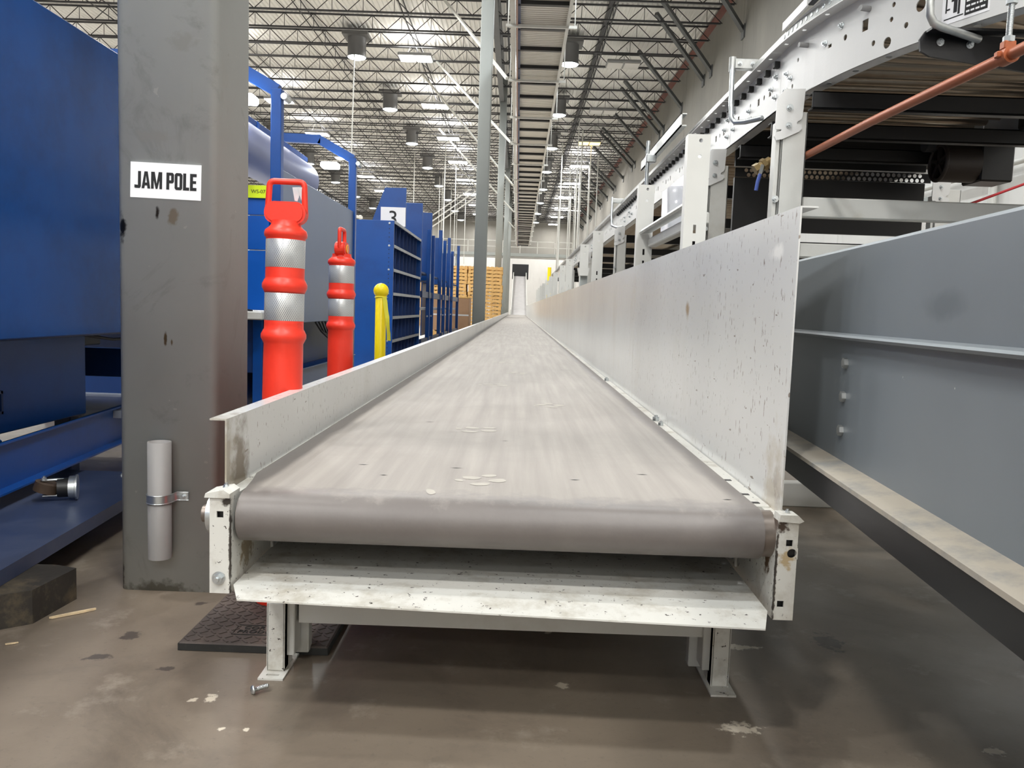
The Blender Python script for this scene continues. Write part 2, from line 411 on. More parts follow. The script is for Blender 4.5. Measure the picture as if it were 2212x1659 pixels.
def put(name, me, parent, loc, rot=None, scale=None):
    """instance of shared mesh as a child, world coordinates"""
    o = bpy.data.objects.new(name, me); col.objects.link(o)
    off = Vector(ORG.get(parent.name, (0, 0, 0))); ORG[o.name] = tuple(off)
    o.parent = parent; o.location = Vector(loc)-off
    if rot is not None: o.rotation_mode = 'QUATERNION'; o.rotation_quaternion = rot
    if scale is not None: o.scale = scale if hasattr(scale, '__len__') else (scale,)*3
    return o
def copy_tree(o, parent=None):
    c = o.copy(); col.objects.link(c); c.parent = parent
    for ch in list(o.children): copy_tree(ch, c)
    return c
def aim(axis): return Vector((0, 0, 1)).rotation_difference(Vector(axis))
def text(name, string, mat, size, parent, loc, rot, xs=1.0, bold=0.0, ext=.0004):
    cu = bpy.data.curves.new(name, 'FONT'); cu.body = string; cu.size = size; cu.align_x = 'CENTER'; cu.align_y = 'CENTER'
    cu.extrude = ext; cu.offset = bold; cu.resolution_u = 4
    tmp = bpy.data.objects.new('tmp', cu); col.objects.link(tmp)
    dg = bpy.context.evaluated_depsgraph_get()
    me = bpy.data.meshes.new_from_object(tmp.evaluated_get(dg)); bpy.data.objects.remove(tmp)
    me.name = name; me.materials.clear(); me.materials.append(M[mat])
    for v in me.vertices: v.co.x *= xs
    o = bpy.data.objects.new(name, me); col.objects.link(o)
    off = Vector(ORG.get(parent.name, (0, 0, 0))) if parent else Vector()
    o.location = Vector(loc)-off; o.rotation_euler = rot
    if parent: o.parent = parent
    return o
# shared fasteners, axis +Z
def _bolt():
    b = MB(); b.cyl((0, 0, 0), (0, 0, .002), .0125, n=20); b.cyl((0, 0, .002), (0, 0, .010), .0092, n=6, smooth=False); b.cyl((0, 0, .010), (0, 0, .016), .0048, n=10)
    return b.mesh('bolt', M['zinc'])
BOLT = _bolt()
def _hex():
    b = MB(); b.cyl((0, 0, 0), (0, 0, .0075), .0105, n=6, smooth=False); b.cyl((0, 0, .0075), (0, 0, .0085), .008, .006, n=12)
    return b.mesh('hex_bolt', M['galv'])
HEXB = _hex()
def bolt(parent, loc, axis=(0, -1, 0), sc=1., me=None, name='bolt'): return put(name, me or BOLT, parent, loc, aim(axis), sc)

# ================================================================== BUILDING SHELL
XL, XR, YB, YF, ZC = -46.0, 5.73, -15.0, 82.0, 9.8
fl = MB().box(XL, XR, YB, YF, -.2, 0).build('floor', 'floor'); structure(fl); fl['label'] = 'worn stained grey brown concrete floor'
# corrugated roof deck, ribs along Y
dk = MB(); p = .15; n = int((XR-XL)/p); prof = []
for i in range(n+1):
    x = XL+i*p
    prof += [(x, ZC), (x+.05, ZC), (x+.07, ZC+.045), (x+.13, ZC+.045)]
vs_ = [(x, y, z) for x, z in prof for y in (YB, YF)]
dk.add(vs_, [(2*i, 2*i+1, 2*i+3, 2*i+2) for i in range(len(prof)-1)])
dk.box(XL, XR+.3, YB, YF, ZC+.06, ZC+.2)
ceil = dk.build('ceiling', 'deck'); structure(ceil); ceil['label'] = 'white corrugated steel roof deck carried by dark open web joists'
# open web joists: each a part of the ceiling
j = MB(); zt, zb = ZC-.05, ZC-.47
for z in (zt, zb): j.box(XL+.1, XR-.05, -.03, .03, z-.022, z+.022)
x = XL+.2; up = True; step = .46
while x < XR-step:
    a, b = (zb, zt) if up else (zt, zb)
    j.cyl((x, 0, a), (x+step, 0, b), .016, n=3, caps=False, smooth=False)
    if up: j.cyl((x+step, 0, zb), (x+step, 0, zt), .011, n=3, caps=False, smooth=False)
    up = not up; x += step
jm = j.mesh('joist', M['joist'])
y = 5.0
while y < YF-.5:
    put('joist', jm, ceil, (0, y, 0)); y += 1.52
br = MB(); br.cyl((0, 3, 0), (0, YF-.3, 0), .022, n=4, smooth=False)
brm = br.mesh('bridging', M['joist'])
for x in [-44+3.1*i for i in range(16)]:
    for z in (zt-.04, zb+.04): put('bridging', brm, ceil, (x, 0, z))
# joist girders along the column lines
def girder(x):
    g = MB()
    for z in (ZC-.06, ZC-.95): g.box(x-.09, x+.09, 2, YF-.2, z-.05, z+.05)
    yy = 2.2; up = True
    while yy < YF-2:
        a, b = (ZC-.9, ZC-.1) if up else (ZC-.1, ZC-.9)
        g.cyl((x, yy, a), (x, yy+.76, b), .035, n=4, caps=False, smooth=False); up = not up; yy += .76
    g.build('girder', 'girder', ceil)
for x in (-.9, -16.1, -31.3): girder(x)
MB().box(2.36, 2.46, 3, YF-.2, ZC-.13, ZC-.05).build('purlin', 'joist', ceil)
# walls
def wall(name, panels, label):
    pass
wr = MB().box(XR+.05, XR+.4, YB, YF, 0, ZC+.2).build('wall_right', 'concrete'); structure(wr); wr['label'] = 'tall tilt-up concrete side wall'
py = YB
for i in range(13):
    y1 = py+7.4615
    MB().rbox(XR, XR+.06, py+.012, y1-.012, 5.62, ZC-.15, .012).build('wall_panel', 'concrete', wr)
    MB().rbox(XR, XR+.06, py+.012, y1-.012, 0, 5.6, .012).build('wall_panel_painted', 'wall_white', wr)
    py = y1
MB().prism([(XR-.14, ZC-.12), (XR-.0, ZC-.26), (XR+.02, ZC-.12)], 'y', YB, YF).build('ledger_angle', 'red_angle', wr)
wb = MB().box(XL, XR, YF, YF+.4, 0, ZC+.2).build('wall_back', 'concrete'); structure(wb); wb['label'] = 'distant concrete end wall with white painted lower half'
for i in range(7):
    MB().rbox(XR-7.4*(i+1)+.01, XR-7.4*i-.01, YF-.06, YF+.01, 5.8, ZC-.1, .012).build('wall_panel', 'concrete', wb)
    MB().rbox(XR-7.4*(i+1)+.01, XR-7.4*i-.01, YF-.06, YF+.01, 0, 5.78, .012).build('wall_panel_painted', 'wall_white', wb)
structure(MB().box(XL-.4, XL, YB, YF, 0, ZC+.2).build('wall_left', 'concrete'))['label'] = 'far concrete wall on the left'
structure(MB().box(XL, XR, YB-.4, YB, 0, ZC+.2).build('wall_front', 'wall_white'))['label'] = 'unseen white wall behind the viewpoint, set there to bounce light'  # unseen wall, set near and white to bounce light onto front faces

# diagonal wall braces
ORD = ['nearest', 'second', 'third', 'fourth', 'fifth', 'sixth', 'seventh', 'eighth', 'ninth', 'tenth', 'eleventh', 'twelfth', 'thirteenth', 'fourteenth', 'fifteenth', 'sixteenth', 'seventeenth', 'eighteenth', 'nineteenth', 'twentieth', 'twenty-first', 'twenty-second', 'twenty-third', 'twenty-fourth']
ys = []
y = 22.26
while y < 72:
    ys += [y, y+3.6, y+4.63]; y += 8.14
for i, y in enumerate(ys):
    t = thing('wall_brace', (XR, y, 8.3), 'grey diagonal tube brace from concrete wall to roof, %s along the wall' % ORD[i], 'brace', 'diagonal roof braces on the right wall')
    MB().bar((XR-.03, y, 8.32), (3.8, y-1.95, 9.62), .11, .11).build('tube', 'brace', t)
    MB().box(XR-.04, XR, y-.14, y+.14, 8.1, 8.45).build('foot_plate', 'brace', t)

# ================================================================== LAMPS
def area(name, size, sy, power, loc, up=False, parent=None, colr=(1, .95, .88)):
    d = bpy.data.lights.new(name, 'AREA'); d.shape = 'RECTANGLE'; d.size = size; d.size_y = sy; d.energy = power; d.color = colr
    o = bpy.data.objects.new(name, d); col.objects.link(o)
    if parent: o.parent = parent
    o.location = loc
    if up: o.rotation_euler = (PI, 0, 0)
    return o
def lamp_meshes():
    h = MB(); h.rbox(-.56, .56, -.36, .36, .03, .13, .02)
    for sx in (-.3, .3): h.cyl((sx, 0, .13), (sx*.3, 0, .62), .006, n=4)
    ln = MB()
    for sx in (-1, 1): ln.rbox(sx*.28-.25, sx*.28+.25, -.33, .33, 0, .03, .01)
    return h.mesh('housing', M['housing']), ln.mesh('lens', M['lens_lit']), ln.mesh('lens_unlit', M['lens_off']), ln.mesh('lens_amber', M['lens_amber'])
LH, LL, LO, LA = lamp_meshes()
DL = bpy.data.lights.new('high_bay_glow', 'AREA'); DL.shape = 'RECTANGLE'; DL.size = .8; DL.size_y = .5; DL.energy = LAMP_POWER; DL.color = (1, .975, .94)
DB = DL.copy(); DB.energy = LAMP_POWER*2.2; DB.name = 'high_bay_glow_bright'
UL = bpy.data.lights.new('ceiling_fill_light', 'AREA'); UL.shape = 'RECTANGLE'; UL.size = 1.1; UL.size_y = .7; UL.energy = LAMP_POWER*CEILING_FILL; UL.color = (1, .98, .95)  # added upward light to brighten the roof deck, not part of the fixtures
ROWS = {-16.7: 'outer left', -10.2: 'left', -3.72: 'middle left', 3.25: 'right of the overhead conveyor'}
for x, rn in ROWS.items():
    cnt = 0
    for k in range(-6, 9):
        y = 28.1+6.45*k
        vis = y > 24
        state = 'lit'
        if x == 3.25 and 0 < y < 40: state = 'unlit'
        if x == 3.25 and 40 < y < 44: state = 'amber'
        if x < -8 and y < 16: state = 'unlit'
        if vis:
            label = '%s rectangular high bay light, %s in the row %s' % ({'lit': 'glowing white', 'unlit': 'switched-off grey', 'amber': 'amber glowing'}[state], ORD[cnt], rn if 'right' in rn else rn+' of the overhead conveyor')
            cnt += 1; grp = 'high bay lights'
        else: label = {'lit': 'lit', 'unlit': 'switched-off'}[state]+' high bay light on the ceiling out of view above the viewpoint'; grp = 'high bay lights out of view'
        t = thing('high_bay_light', (x, y, 9.0), label, 'light', grp)
        put('housing', LH, t, (x, y, 9.0)); put('lens', {'lit': LL, 'unlit': LO, 'amber': LA}[state], t, (x, y, 9.0))
        if state == 'lit':
            for d, dz, rot in ((DL if y > 0 else DB, -.012, 0), (UL, .15, PI))[:2 if y > -3 else 1]:
                o = bpy.data.objects.new(d.name, d); col.objects.link(o); o.parent = t; o.location = (0, 0, dz); o.rotation_euler = (rot, 0, 0)
# tubular skylights
sk = MB(); sk.lathe([(.30, .0), (.30, .62), (.33, .64)], n=24, cap=False); sk.box(-.42, .42, -.42, .42, .62, .72)
SKT = sk.mesh('tube', M['tube_grey'])
SKL = MB().lathe([(.02, -.06), (.18, -.05), (.28, -.015), (.30, .01)], n=24).mesh('lens', M['lens_sky'])
SD = bpy.data.lights.new('skylight_glow', 'AREA'); SD.shape = 'DISK'; SD.size = .56; SD.energy = SKY_POWER; SD.color = (.94, .98, 1)
for x, rn in ((1.42, 'right beside the overhead conveyor'), (-5.6, 'left of the grey columns'), (-12.6, 'far left')):
    for k in range(-6, 8):
        y = 27.6+7.03*k
        if y > 24: lb, gp = 'grey drum skylight with glowing round lens, %s in the row %s' % (ORD[k], rn), 'tubular skylights'
        else: lb, gp = 'drum skylight in the roof out of view above the viewpoint', 'skylights out of view'
        t = thing('tubular_skylight', (x, y, 8.85), lb, 'skylight', gp)
        put('tube', SKT, t, (x, y, 8.85)); put('lens', SKL, t, (x, y, 8.85))
        if y < 45:
            o = bpy.data.objects.new('skylight_glow', SD); col.objects.link(o); o.parent = t; o.location = (0, 0, -.075)

# ================================================================== STEEL COLUMNS
def column(name, x0, y0, w, z1, mat, label, cat='column'):
    t = thing(name, (x0+w/2, y0+w/2, 0), label, cat)
    b = MB(); r = .022; pts = []
    for cx_, cy_, a0 in ((x0+w-r, y0+w-r, 0), (x0+r, y0+w-r, PI/2), (x0+r, y0+r, PI), (x0+w-r, y0+r, 1.5*PI)):
        for k in range(5): a = a0+k*PI/8; pts.append((cx_+r*math.cos(a), cy_+r*math.sin(a)))
    b.prism(pts, 'z', 0, z1); b.sm = [len(f) == 4 for f in b.f]
    b.build('shaft', mat, t)
    return t
jam = column('jam_pole', -1.026, 2.079, .256, ZC-.1, 'pole', 'scuffed grey square steel pole in the foreground bearing a paper sign')
for i, (y, lb) in enumerate(((17.3, 'tall grey square column between blue racks and overhead conveyor'), (32.5, 'grey square column rising behind the pallet stacks'), (47.7, 'distant grey column just left of the overhead conveyor'), (62.9, 'farthest grey column near the end wall'))):
    t = column('steel_column', -.96, y, .262, ZC-.1, 'col', lb)
    MB().box(-1.08, -.58, y-.12, y+.38, 0, .03).build('base_plate', 'col', t)

# paper sign on the pole
t = thing('paper_sign', (-.898, 2.078, 1.066), 'white paper sign reading JAM POLE on the grey pole', 'sign')
MB().box(-.988, -.809, 2.0768, 2.0782, 1.0215, 1.1095).build('sheet', 'tag', t)
R4 = lambda a, b, c, d: [(a, c), (b, c), (b, d), (a, d)]
GL = {'J': (.44, [R4(.24, .44, .1, 1), [(.0, .02), (.08, 0), (.36, 0), (.44, .1), (.24, .18), (.0, .2)]]),
      'A': (.60, [[(0, 0), (.19, 0), (.33, 1), (.19, 1)], [(.41, 0), (.60, 0), (.41, 1), (.27, 1)], [(.14, .17), (.46, .17), (.43, .34), (.17, .34)]]),
      'M': (.76, [R4(0, .18, 0, 1), R4(.58, .76, 0, 1), [(.05, 1), (.24, 1), (.44, 0), (.32, 0)], [(.71, 1), (.52, 1), (.32, 0), (.44, 0)]]),
      'P': (.52, [R4(0, .2, 0, 1), [(.2, .83), (.45, .83), (.52, .9), (.43, 1), (.2, 1)], [(.2, .38), (.43, .38), (.52, .47), (.45, .55), (.2, .55)], R4(.33, .52, .47, .9)]),
      'O': (.53, [R4(0, .19, .1, .9), R4(.34, .53, .1, .9), [(0, .9), (.1, 1), (.43, 1), (.53, .9), (.34, .83), (.19, .83)], [(0, .1), (.19, .17), (.34, .17), (.53, .1), (.43, 0), (.1, 0)]]),
      'L': (.42, [R4(0, .2, 0, 1), R4(.2, .42, 0, .18)]), 'E': (.45, [R4(0, .2, 0, 1), R4(.2, .45, .82, 1), R4(.2, .42, .42, .58), R4(.2, .45, 0, .18)])}
hgt = .042; wid = sum(.24 if c == ' ' else GL[c][0]+.055 for c in 'JAM POLE')*hgt*.87; ux = -.898-wid/2
for ch in 'JAM POLE':
    if ch == ' ': ux += .24*hgt*.87; continue
    m_ = MB()
    for k, pg in enumerate(GL[ch][1]): m_.prism([(ux+u*hgt*.87, 1.066-hgt/2+v*hgt) for u, v in pg], 'y', 2.0762-.00004*k, 2.0769)
    m_.build('letter', 'ink', t); ux += (GL[ch][0]+.055)*hgt*.87
t.rotation_euler = (0, math.radians(1.2), 0)
# plastic pipe stub strapped to the pole
t = thing('pipe_stub', (-.906, 2.049, .1), 'short grey plastic pipe strapped upright to the pole', 'pipe')
pb = MB(); pb.lathe([(.029, .1), (.029, .405), (.0245, .405), (.0245, .3), (0.001, .3)], c=(-.906, 2.049), n=28, cap=False); pb.build('pipe', 'pvc', t)
st = MB()
pts = [(-.945, 2.0765)]+[(-.906-.031*math.cos(a), 2.049-.031*math.sin(a)) for a in [PI*k/10-.0 for k in range(0, 11)]]+[(-.872, 2.0765), (-.842, 2.0765)]
for z0, z1 in ((.247, .269),):
    vs_ = [(x, y, z) for z in (z0, z1) for x, y in pts]; n = len(pts)
    st.add(vs_, [(i, i+1, n+i+1, n+i) for i in range(n-1)], True)
    vs_ = [(x, y-.0015, z) for z in (z0, z1) for x, y in pts]
    st.add(vs_, [(i, i+1, n+i+1, n+i) for i in range(n-1)], True)
for z in (.2475, .2685): st.tube([(x, y-.001, z) for x, y in pts], .0016, 6)
st.build('strap', 'zinc', t, 'shiny zinc pipe strap')
bolt(t, (-.855, 2.0755, .258), (0, -1, 0), .62); bolt(t, (-.938, 2.0755, .258), (0, -1, 0), .55)

# ================================================================== BELT CONVEYOR
CY = 1.40
cv = thing('belt_conveyor', (0, CY, 0), 'long grey flat belt conveyor with white steel sides running into the distance', 'conveyor')
BX0, BX1, BT, BR, BC = -.487, .452, .430, .046, 1.450
YEND = 46.0
b = MB(); prof = [(YEND, BT)]
yy = [30, 20, 12, 7, 4, 2.6, 1.9]
prof += [(q, BT) for q in yy]
for k in range(17):
    a = PI/2+PI*k/16; prof.append((BC+BR*math.cos(a), BT-BR+BR*math.sin(a)))
prof += [(2.0, BT-2*BR), (4, BT-2*BR)]
n = len(prof)
bx0 = lambda q, z: -.512 if (z > BT-.001 and q > 1.6) else (-.487 if q < 1.47 or z < BT-.001 else -.487-.025*(q-1.47)/.13)
prof.insert(8, (1.6, BT)); prof.insert(9, (1.53, BT)); n = len(prof)
b.add([(x if x > 0 else bx0(q, z), q, z) for x in (BX0, BX1) for q, z in prof], [(i, i+1, n+i+1, n+i) for i in range(n-1)], True)
for x in (BX1,):
    b.add([(x, q, z) for q, z in prof]+[(x, BC+(q-BC if q > BC+.001 else (q-BC)*.92), BT-BR+(z-BT+BR)*.92) for q, z in prof], [(i, i+1, n+i+1, n+i) for i in range(n-1)])
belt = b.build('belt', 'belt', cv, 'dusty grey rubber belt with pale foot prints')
b = MB(); b.cyl((BX0-.002, BC, BT-BR), (.474, BC, BT-BR), BR-.004, n=40); b.cyl((-.56, BC, BT-BR), (.472, BC, BT-BR), .016, n=16)
b.build('end_pulley', paint('worn_pulley_steel', C(128, 118, 110), .35, .6, var=.12, scale=20), cv, 'bare steel end roller')
b = MB(); b.cyl((-.546, BC, BT-BR), (-.535, BC, BT-BR), .034, n=28); b.build('bearing', 'zinc', cv)
# slider bed under the belt and lips beside it
MB().box(-.49, .47, 1.6, YEND, .36, .415).build('slider_bed', 'black', cv)
for i in range(8):
    y0 = 1.50+3.05*i; y1 = min(y0+3.04, YEND)
    MB().rbox(.4535, .4885, y0, y1, .405, .4235, .002).build('bed_lip', 'white_worn', cv)
MB().box(.4535, .4885, 25.95, YEND, .405, .4235).build('bed_lip', 'white', cv)
for q in (1.515, 1.585, 1.72):  # slots in the lip
    MB().box(.456, .474, q, q+.012, .4232, .4242).build('lip_slot', 'ink', cv)
# side channels with end plates (square holes are real)
def side_channel(xo, xi, z0, z1, holes, nm):
    xa, xb = min(xo, xi), max(xo, xi)
    c = MB()
    c.plate(xa, xb, z0, z1, .004, lambda u, v, w_: (u, CY+w_, v), holes)
    c.box(xa, xb, CY+.004, YEND, z1-.004, z1); c.box(xa, xb, CY+.004, YEND, z0, z0+.004)
    web = (xi-.004, xi) if xi > xo else (xi, xi+.004)
    c.box(web[0], web[1], CY+.004, YEND, z0+.004, z1-.004)
    ch = c.build('side_channel', 'channel', cv, nm)
    MB().box(xa+.0005 if xi > xo else xa+.0045, xb-.0045 if xi > xo else xb-.0005, CY+.010, CY+.012, z0+.006, z1-.006).build('hole_shade_sheet', 'black', ch)  # black sheet stands in for the shade inside the channel
    return ch
lc = side_channel(-.531, -.4945, .253, .4265, [('r', -.5125, .396, .006, .006)], 'chipped white channel end with square hole and bolt')
rc = side_channel(.5085, .4725, .241, .420, [('r', .494, .381, .006, .006), ('r', .485, .270, .006, .006), ('c', .4995, .3625, .0085)], 'chipped white channel end with square and round holes')
bolt(lc, (-.5145, CY, .281), (0, -1, 0), .95)
MB().prism([(-.539, .4265), (-.537, .434), (-.505, .441), (-.4945, .434), (-.4945, .4265)], 'y', CY-.004, CY+.05).build('top_clip', 'white_worn', lc)
MB().prism([(.4725, .420), (.474, .432), (.505, .432), (.516, .422), (.5085, .418)], 'y', CY-.004, CY+.03).build('top_clip', 'white_worn', rc)
bolt(lc, (-.512, CY+.03, .439), (0, 0, 1), .5); bolt(rc, (.492, CY+.016, .431), (0, 0, 1), .5)
# adjusters inside the channel webs
for x, s_ in ((-.4935, 1), (.4715, -1)):
    MB().rbox(min(x, x+s_*.006), max(x, x+s_*.006), 1.63, 2.3, .262, .30, .002).build('guide_angle', 'white_worn', cv)
    bolt(cv, (x+s_*.007, 1.645, .283), (s_, 0, 0), .7)
# side guards, one plate per joint
def guard(x, z0, z1, out, ys_, nm):
    for i in range(len(ys_)-1):
        y0, y1 = ys_[i], ys_[i+1]-.003
        g = MB(); th = .003*out
        g.box(min(x, x+th), max(x, x+th), y0, y1, z0, z1)
        g.prism([(x+th, z1-.003), (x+th, z1), (x+.031*out, z1), (x+.031*out, z1-.003)], 'y', y0, y1)
        g.build('guard_plate', 'guard', cv, nm)
guard(-.519, .421, .559, -1, [CY+.05, 2.03, 4.9, 7.9, 10.9, 13.9, 16.9, 19.9, 22.9, 26, 29, 32, 35, 38, 41, 44, YEND], 'low white side plate')
guard(.4895, .415, .973, 1, [CY+.045, 3.4, 6.4, 9.4, 12.4, 15.4, 18.4, 21.4, 24.4, 27.4, 30.4, 33.4, 36.4, 39.4, 42.4, YEND], 'tall scuffed white side plate')
# catch pan under the end roller
p_ = MB()
vs_ = [(-.466, 1.352, .2615), (.436, 1.322, .2545), (-.490, 1.405, .268), (.458, 1.385, .262), (-.4925, 2.4, .274), (.469, 2.4, .268)]
p_.add(vs_+[(x, q, z-.003) for x, q, z in vs_], [(0, 1, 3, 2), (2, 3, 5, 4), (7, 6, 8, 9), (9, 8, 10, 11), (0, 6, 7, 1), (0, 2, 8, 6), (2, 4, 10, 8), (1, 7, 9, 3), (3, 9, 11, 5)])
p_.build('catch_pan', 'white_worn', cv, 'white sheet metal pan under the end roller')
# floor supports
for sy, first in ((1.66, True), (4.7, False), (7.7, False)):
    s_ = MB().box(-.44, .415, sy, sy+.045, .098, .168).build('cross_member', 'white', cv)
    for sx, inn in ((-.480, 1), (.449, -1)):
        lg = MB(); lg.rbox(sx-.019, sx+.019, sy-.03, sy+.0, .004, .150, .002)
        lg.rbox(sx-.019, sx-.015, sy-.03, sy+.03, .004, .150, .001); lg.rbox(sx+.015, sx+.019, sy-.03, sy+.03, .004, .150, .001)
        leg = lg.build('leg', 'white_worn', cv)
        i0, i1 = (sx+.014*inn, sx+.034*inn)
        MB().rbox(min(i0, i1), max(i0, i1), sy-.012, sy+.04, .03, .255, .002).build('inner_leg', 'white', cv)
        MB().rbox(min(sx+.02*inn, sx+.05*inn), max(sx+.02*inn, sx+.05*inn), sy+.045, sy+.075, .012, .20, .002).build('inner_leg', 'white', cv)
        xa, xb = sx-.026, sx+.026
        f_ = MB(); f_.plate(xa, xb, sy-.066, sy+.12, .004, lambda u, v, w_: (u, v, w_), [('r', sx, sy-.048, .013, .004)])
        f_.build('foot_plate', 'white_worn', cv)
# dust prints on the belt
def dust_print(cx_, cy_, sc, rot, ells):
    d = MB()
    for ex, ey, ra, rb, er in ells:
        n = 18; ca, sa = math.cos(er), math.sin(er); cr, sr = math.cos(rot), math.sin(rot); vs2 = []
        for k in range(n):
            a = 2*PI*k/n; u, v = ra*math.cos(a)*(1+.12*math.sin(3*a)), rb*math.sin(a)*(1+.1*math.cos(2*a))
            u, v = ex+u*ca-v*sa, ey+u*sa+v*ca
            u, v = u*cr-v*sr, u*sr+v*cr
            vs2.append((cx_+u*sc, cy_+v*sc, BT+.0006))
        d.add(vs2, [tuple(range(n))])
    d.build('dust_print', 'dust', belt)
PAW = [(-.02, -.05, .032, .022, .1), (.045, -.0, .03, .028, .5), (-.035, .045, .03, .026, -.4), (.03, .075, .026, .02, .3), (-.08, .01, .012, .02, .2)]
for cx_, cy_, sc, rt in ((-.055, 1.60, .62, .2), (-.10, 2.27, .72, -.2), (.135, 2.92, .72, .5), (-.09, 3.63, .8, .1), (.02, 4.35, .8, .8), (-.07, 5.2, .8, 2), (.1, 6.1, .8, 1), (-.15, 1.487, .45, 1.4)):
    dust_print(cx_, cy_, sc, rt, PAW if sc > .5 else [(0, 0, .05, .02, .4)])
for cx_, cy_, l_ in ((-.32, 1.72, .012), (-.12, 1.72, .014), (.13, 1.64, .012), (.28, 1.72, .013), (-.02, 2.1, .008), (.41, 1.51, .01), (-.26, 1.62, .009), (-.25, 2.4, .014)):
    d = MB(); d.add([(cx_-l_, cy_, BT+.0007), (cx_, cy_-.003, BT+.0007), (cx_+l_, cy_+.001, BT+.0007), (cx_, cy_+.002, BT+.0007)], [(0, 1, 2, 3)]); d.build('cut_mark', 'ink', belt)
# incline section at the far end
ic = thing('incline_conveyor', (0, 46, 0), 'inclined belt section rising to a dark opening at the far end', 'conveyor')
def slab(x0, x1, pts, th):
    m_ = MB(); vv = []
    for q, z in pts: vv += [(x0, q, z), (x1, q, z), (x0, q, z-th), (x1, q, z-th)]
    F = [(0, 1, 3, 2), (4*(len(pts)-1), 4*(len(pts)-1)+1, 4*(len(pts)-1)+3, 4*(len(pts)-1)+2)]
    for i in range(len(pts)-1):
        a = 4*i; F += [(a, a+1, a+5, a+4), (a+2, a+6, a+7, a+3), (a, a+4, a+6, a+2), (a+1, a+3, a+7, a+5)]
    return m_.add(vv, F)
IP = [(46.02, .43), (49, .7), (61, 3.2)]
slab(-.36, .52, IP, .05).build('belt', paint('pale_belt', C(176, 174, 174), .5), ic)
slab(-.42, -.36, [(q, z+.28) for q, z in IP], .5).build('side_rail', 'white', ic)
slab(.52, .58, [(q, z+.28) for q, z in IP], .5).build('side_rail', 'white', ic)
MB().box(-.5, .72, 61.2, 62.2, 3.0, 4.1).build('tunnel_hood', 'black', ic, 'black curtained opening')
for x in (-.4, .55):
    for q, z in ((52, 1.2), (60, 2.8)): MB().box(x-.05, x+.05, q, q+.1, 0, z).build('leg', 'white', ic)

# loose hardware
def screw(loc, rot, sc, label, group=None):
    t = thing('loose_screw', loc, label, 'screw', group)
    m1 = MB(); m1.lathe([(.001, .006), (.0055, .0052), (.008, .002), (.008, 0), (.001, 0)], n=18, cap=False); m1.lathe([(.0036, 0), (.0036, -.024), (.001, -.026)], n=12, cap=False)
    for k in range(8): m1.lathe([(.0036, -.005-k*.0024), (.0043, -.006-k*.0024), (.0036, -.007-k*.0024)], n=12, cap=False)
    a = m1.build('screw', 'zinc', None); a.parent = t; a.location = (0, 0, 0); a.scale = (sc,)*3
    t.rotation_euler = rot
    return t
s1 = screw((-.494, 1.535, .009), (PI/2+.05, 0, -.95), 1.15, 'single zinc screw lying on the concrete floor in front of the conveyor')
def nut(loc, label, r):
    t = tag(MB().cyl((0, 0, 0), (0, 0, r*1.1), r, n=6, smooth=False).cyl((0, 0, r*1.1), (0, 0, r*1.6), r*.5, n=10).build('loose_nut', 'zinc'), label, 'nut', 'loose nuts on the conveyor edge')
    t.location = loc
nut((.470, 4.15, .4237), 'smallest loose nut on the conveyor edge lip, farthest from the viewer', .012)
nut((.470, 2.66, .4237), 'larger loose nut lying against the tall white side plate', .012)
nut((.467, 2.55, .4237), 'loose nut on the edge lip, nearest to the roller end', .009)

# ================================================================== DELINEATOR POSTS
def post_meshes():
    body = [(.058, 0), (.061, .008), (.060, .03), (.052, .045), (.0515, .30), (.0505, .63)]
    def ring(z, r): return [(r, z-.020), (r+.003, z-.014), (r+.0075, z-.005), (r+.0075, z+.004), (r+.003, z+.013), (r, z+.018)]
    body += ring(.69, .0500)+[(.0498, .72), (.0498, .798)]+ring(.817, .0496)+[(.0494, .838), (.0494, .932)]
    body += [(.0494, .936), (.0535, .940), (.0545, .948), (.052, .956), (.043, .963), (.038, .969), (.037, .98)]
    b = MB(); b.lathe(body, n=40)
    band1 = MB().lathe([(.0499, .729), (.0503, .7295), (.0502, .7985), (.0498, .799)], n=40, cap=False)
    band2 = MB().lathe([(.0495, .862), (.0499, .8625), (.0498, .9315), (.0494, .932)], n=40, cap=False)
    # flat head with rounded outline and loop handle
    h = MB(); pts = []
    for cx_, cz, a0 in ((.028, 1.002, 0), (-.028, 1.002, PI/2), (-.028, .997, PI), (.028, .997, 1.5*PI)):
        for k in range(6): a = a0+k*PI/10; pts.append((cx_+.025*math.cos(a), cz+.025*math.sin(a)))
    h.prism(pts, 'y', -.016, .016)
    h.prism([(x*.88, .9995+(z-.9995)*.84) for x, z in pts], 'y', -.020, .020)
    hd = MB(); loop = []
    for cx_, cz, a0 in ((.033, 1.066, 0), (-.033, 1.066, PI/2), (-.036, 1.008, PI), (.036, 1.008, 1.5*PI)):
        for k in range(5): a = a0+k*PI/8; loop.append((cx_+.012*math.cos(a), 0, cz+.012*math.sin(a)))
    hd.tube(loop, .0078, 10, closed=True)
    rf = MB()
    for s_ in (-1, 1): rf.cyl((0, s_*.0195, 1.0), (0, s_*.0235, 1.0), .018, n=20)
    return b, band1, band2, h, hd, rf
def m_band():
    t = NT('reflective_band')
    sep = t.n('ShaderNodeSeparateXYZ'); t.l(t.coord(), sep.inputs[0])
    an = t.math('MULTIPLY', t.math('ARCTAN2', sep.outputs[1], sep.outputs[0]), .05)
    k1 = t.math('SINE', t.math('MULTIPLY', an, 2*PI/.0052)); zz = t.math('MULTIPLY', sep.outputs[2], 2*PI/.009)
    hx = t.math('MULTIPLY', k1, t.math('SINE', zz)) # staggered cells
    t.color(t.mix(t.ramp(hx, -.15, .35), C(222, 223, 222), C(150, 153, 156)))
    t.b.inputs['Metallic'].default_value = .45; t.b.inputs['Roughness'].default_value = .3
    return t.m
M['band'] = m_band()
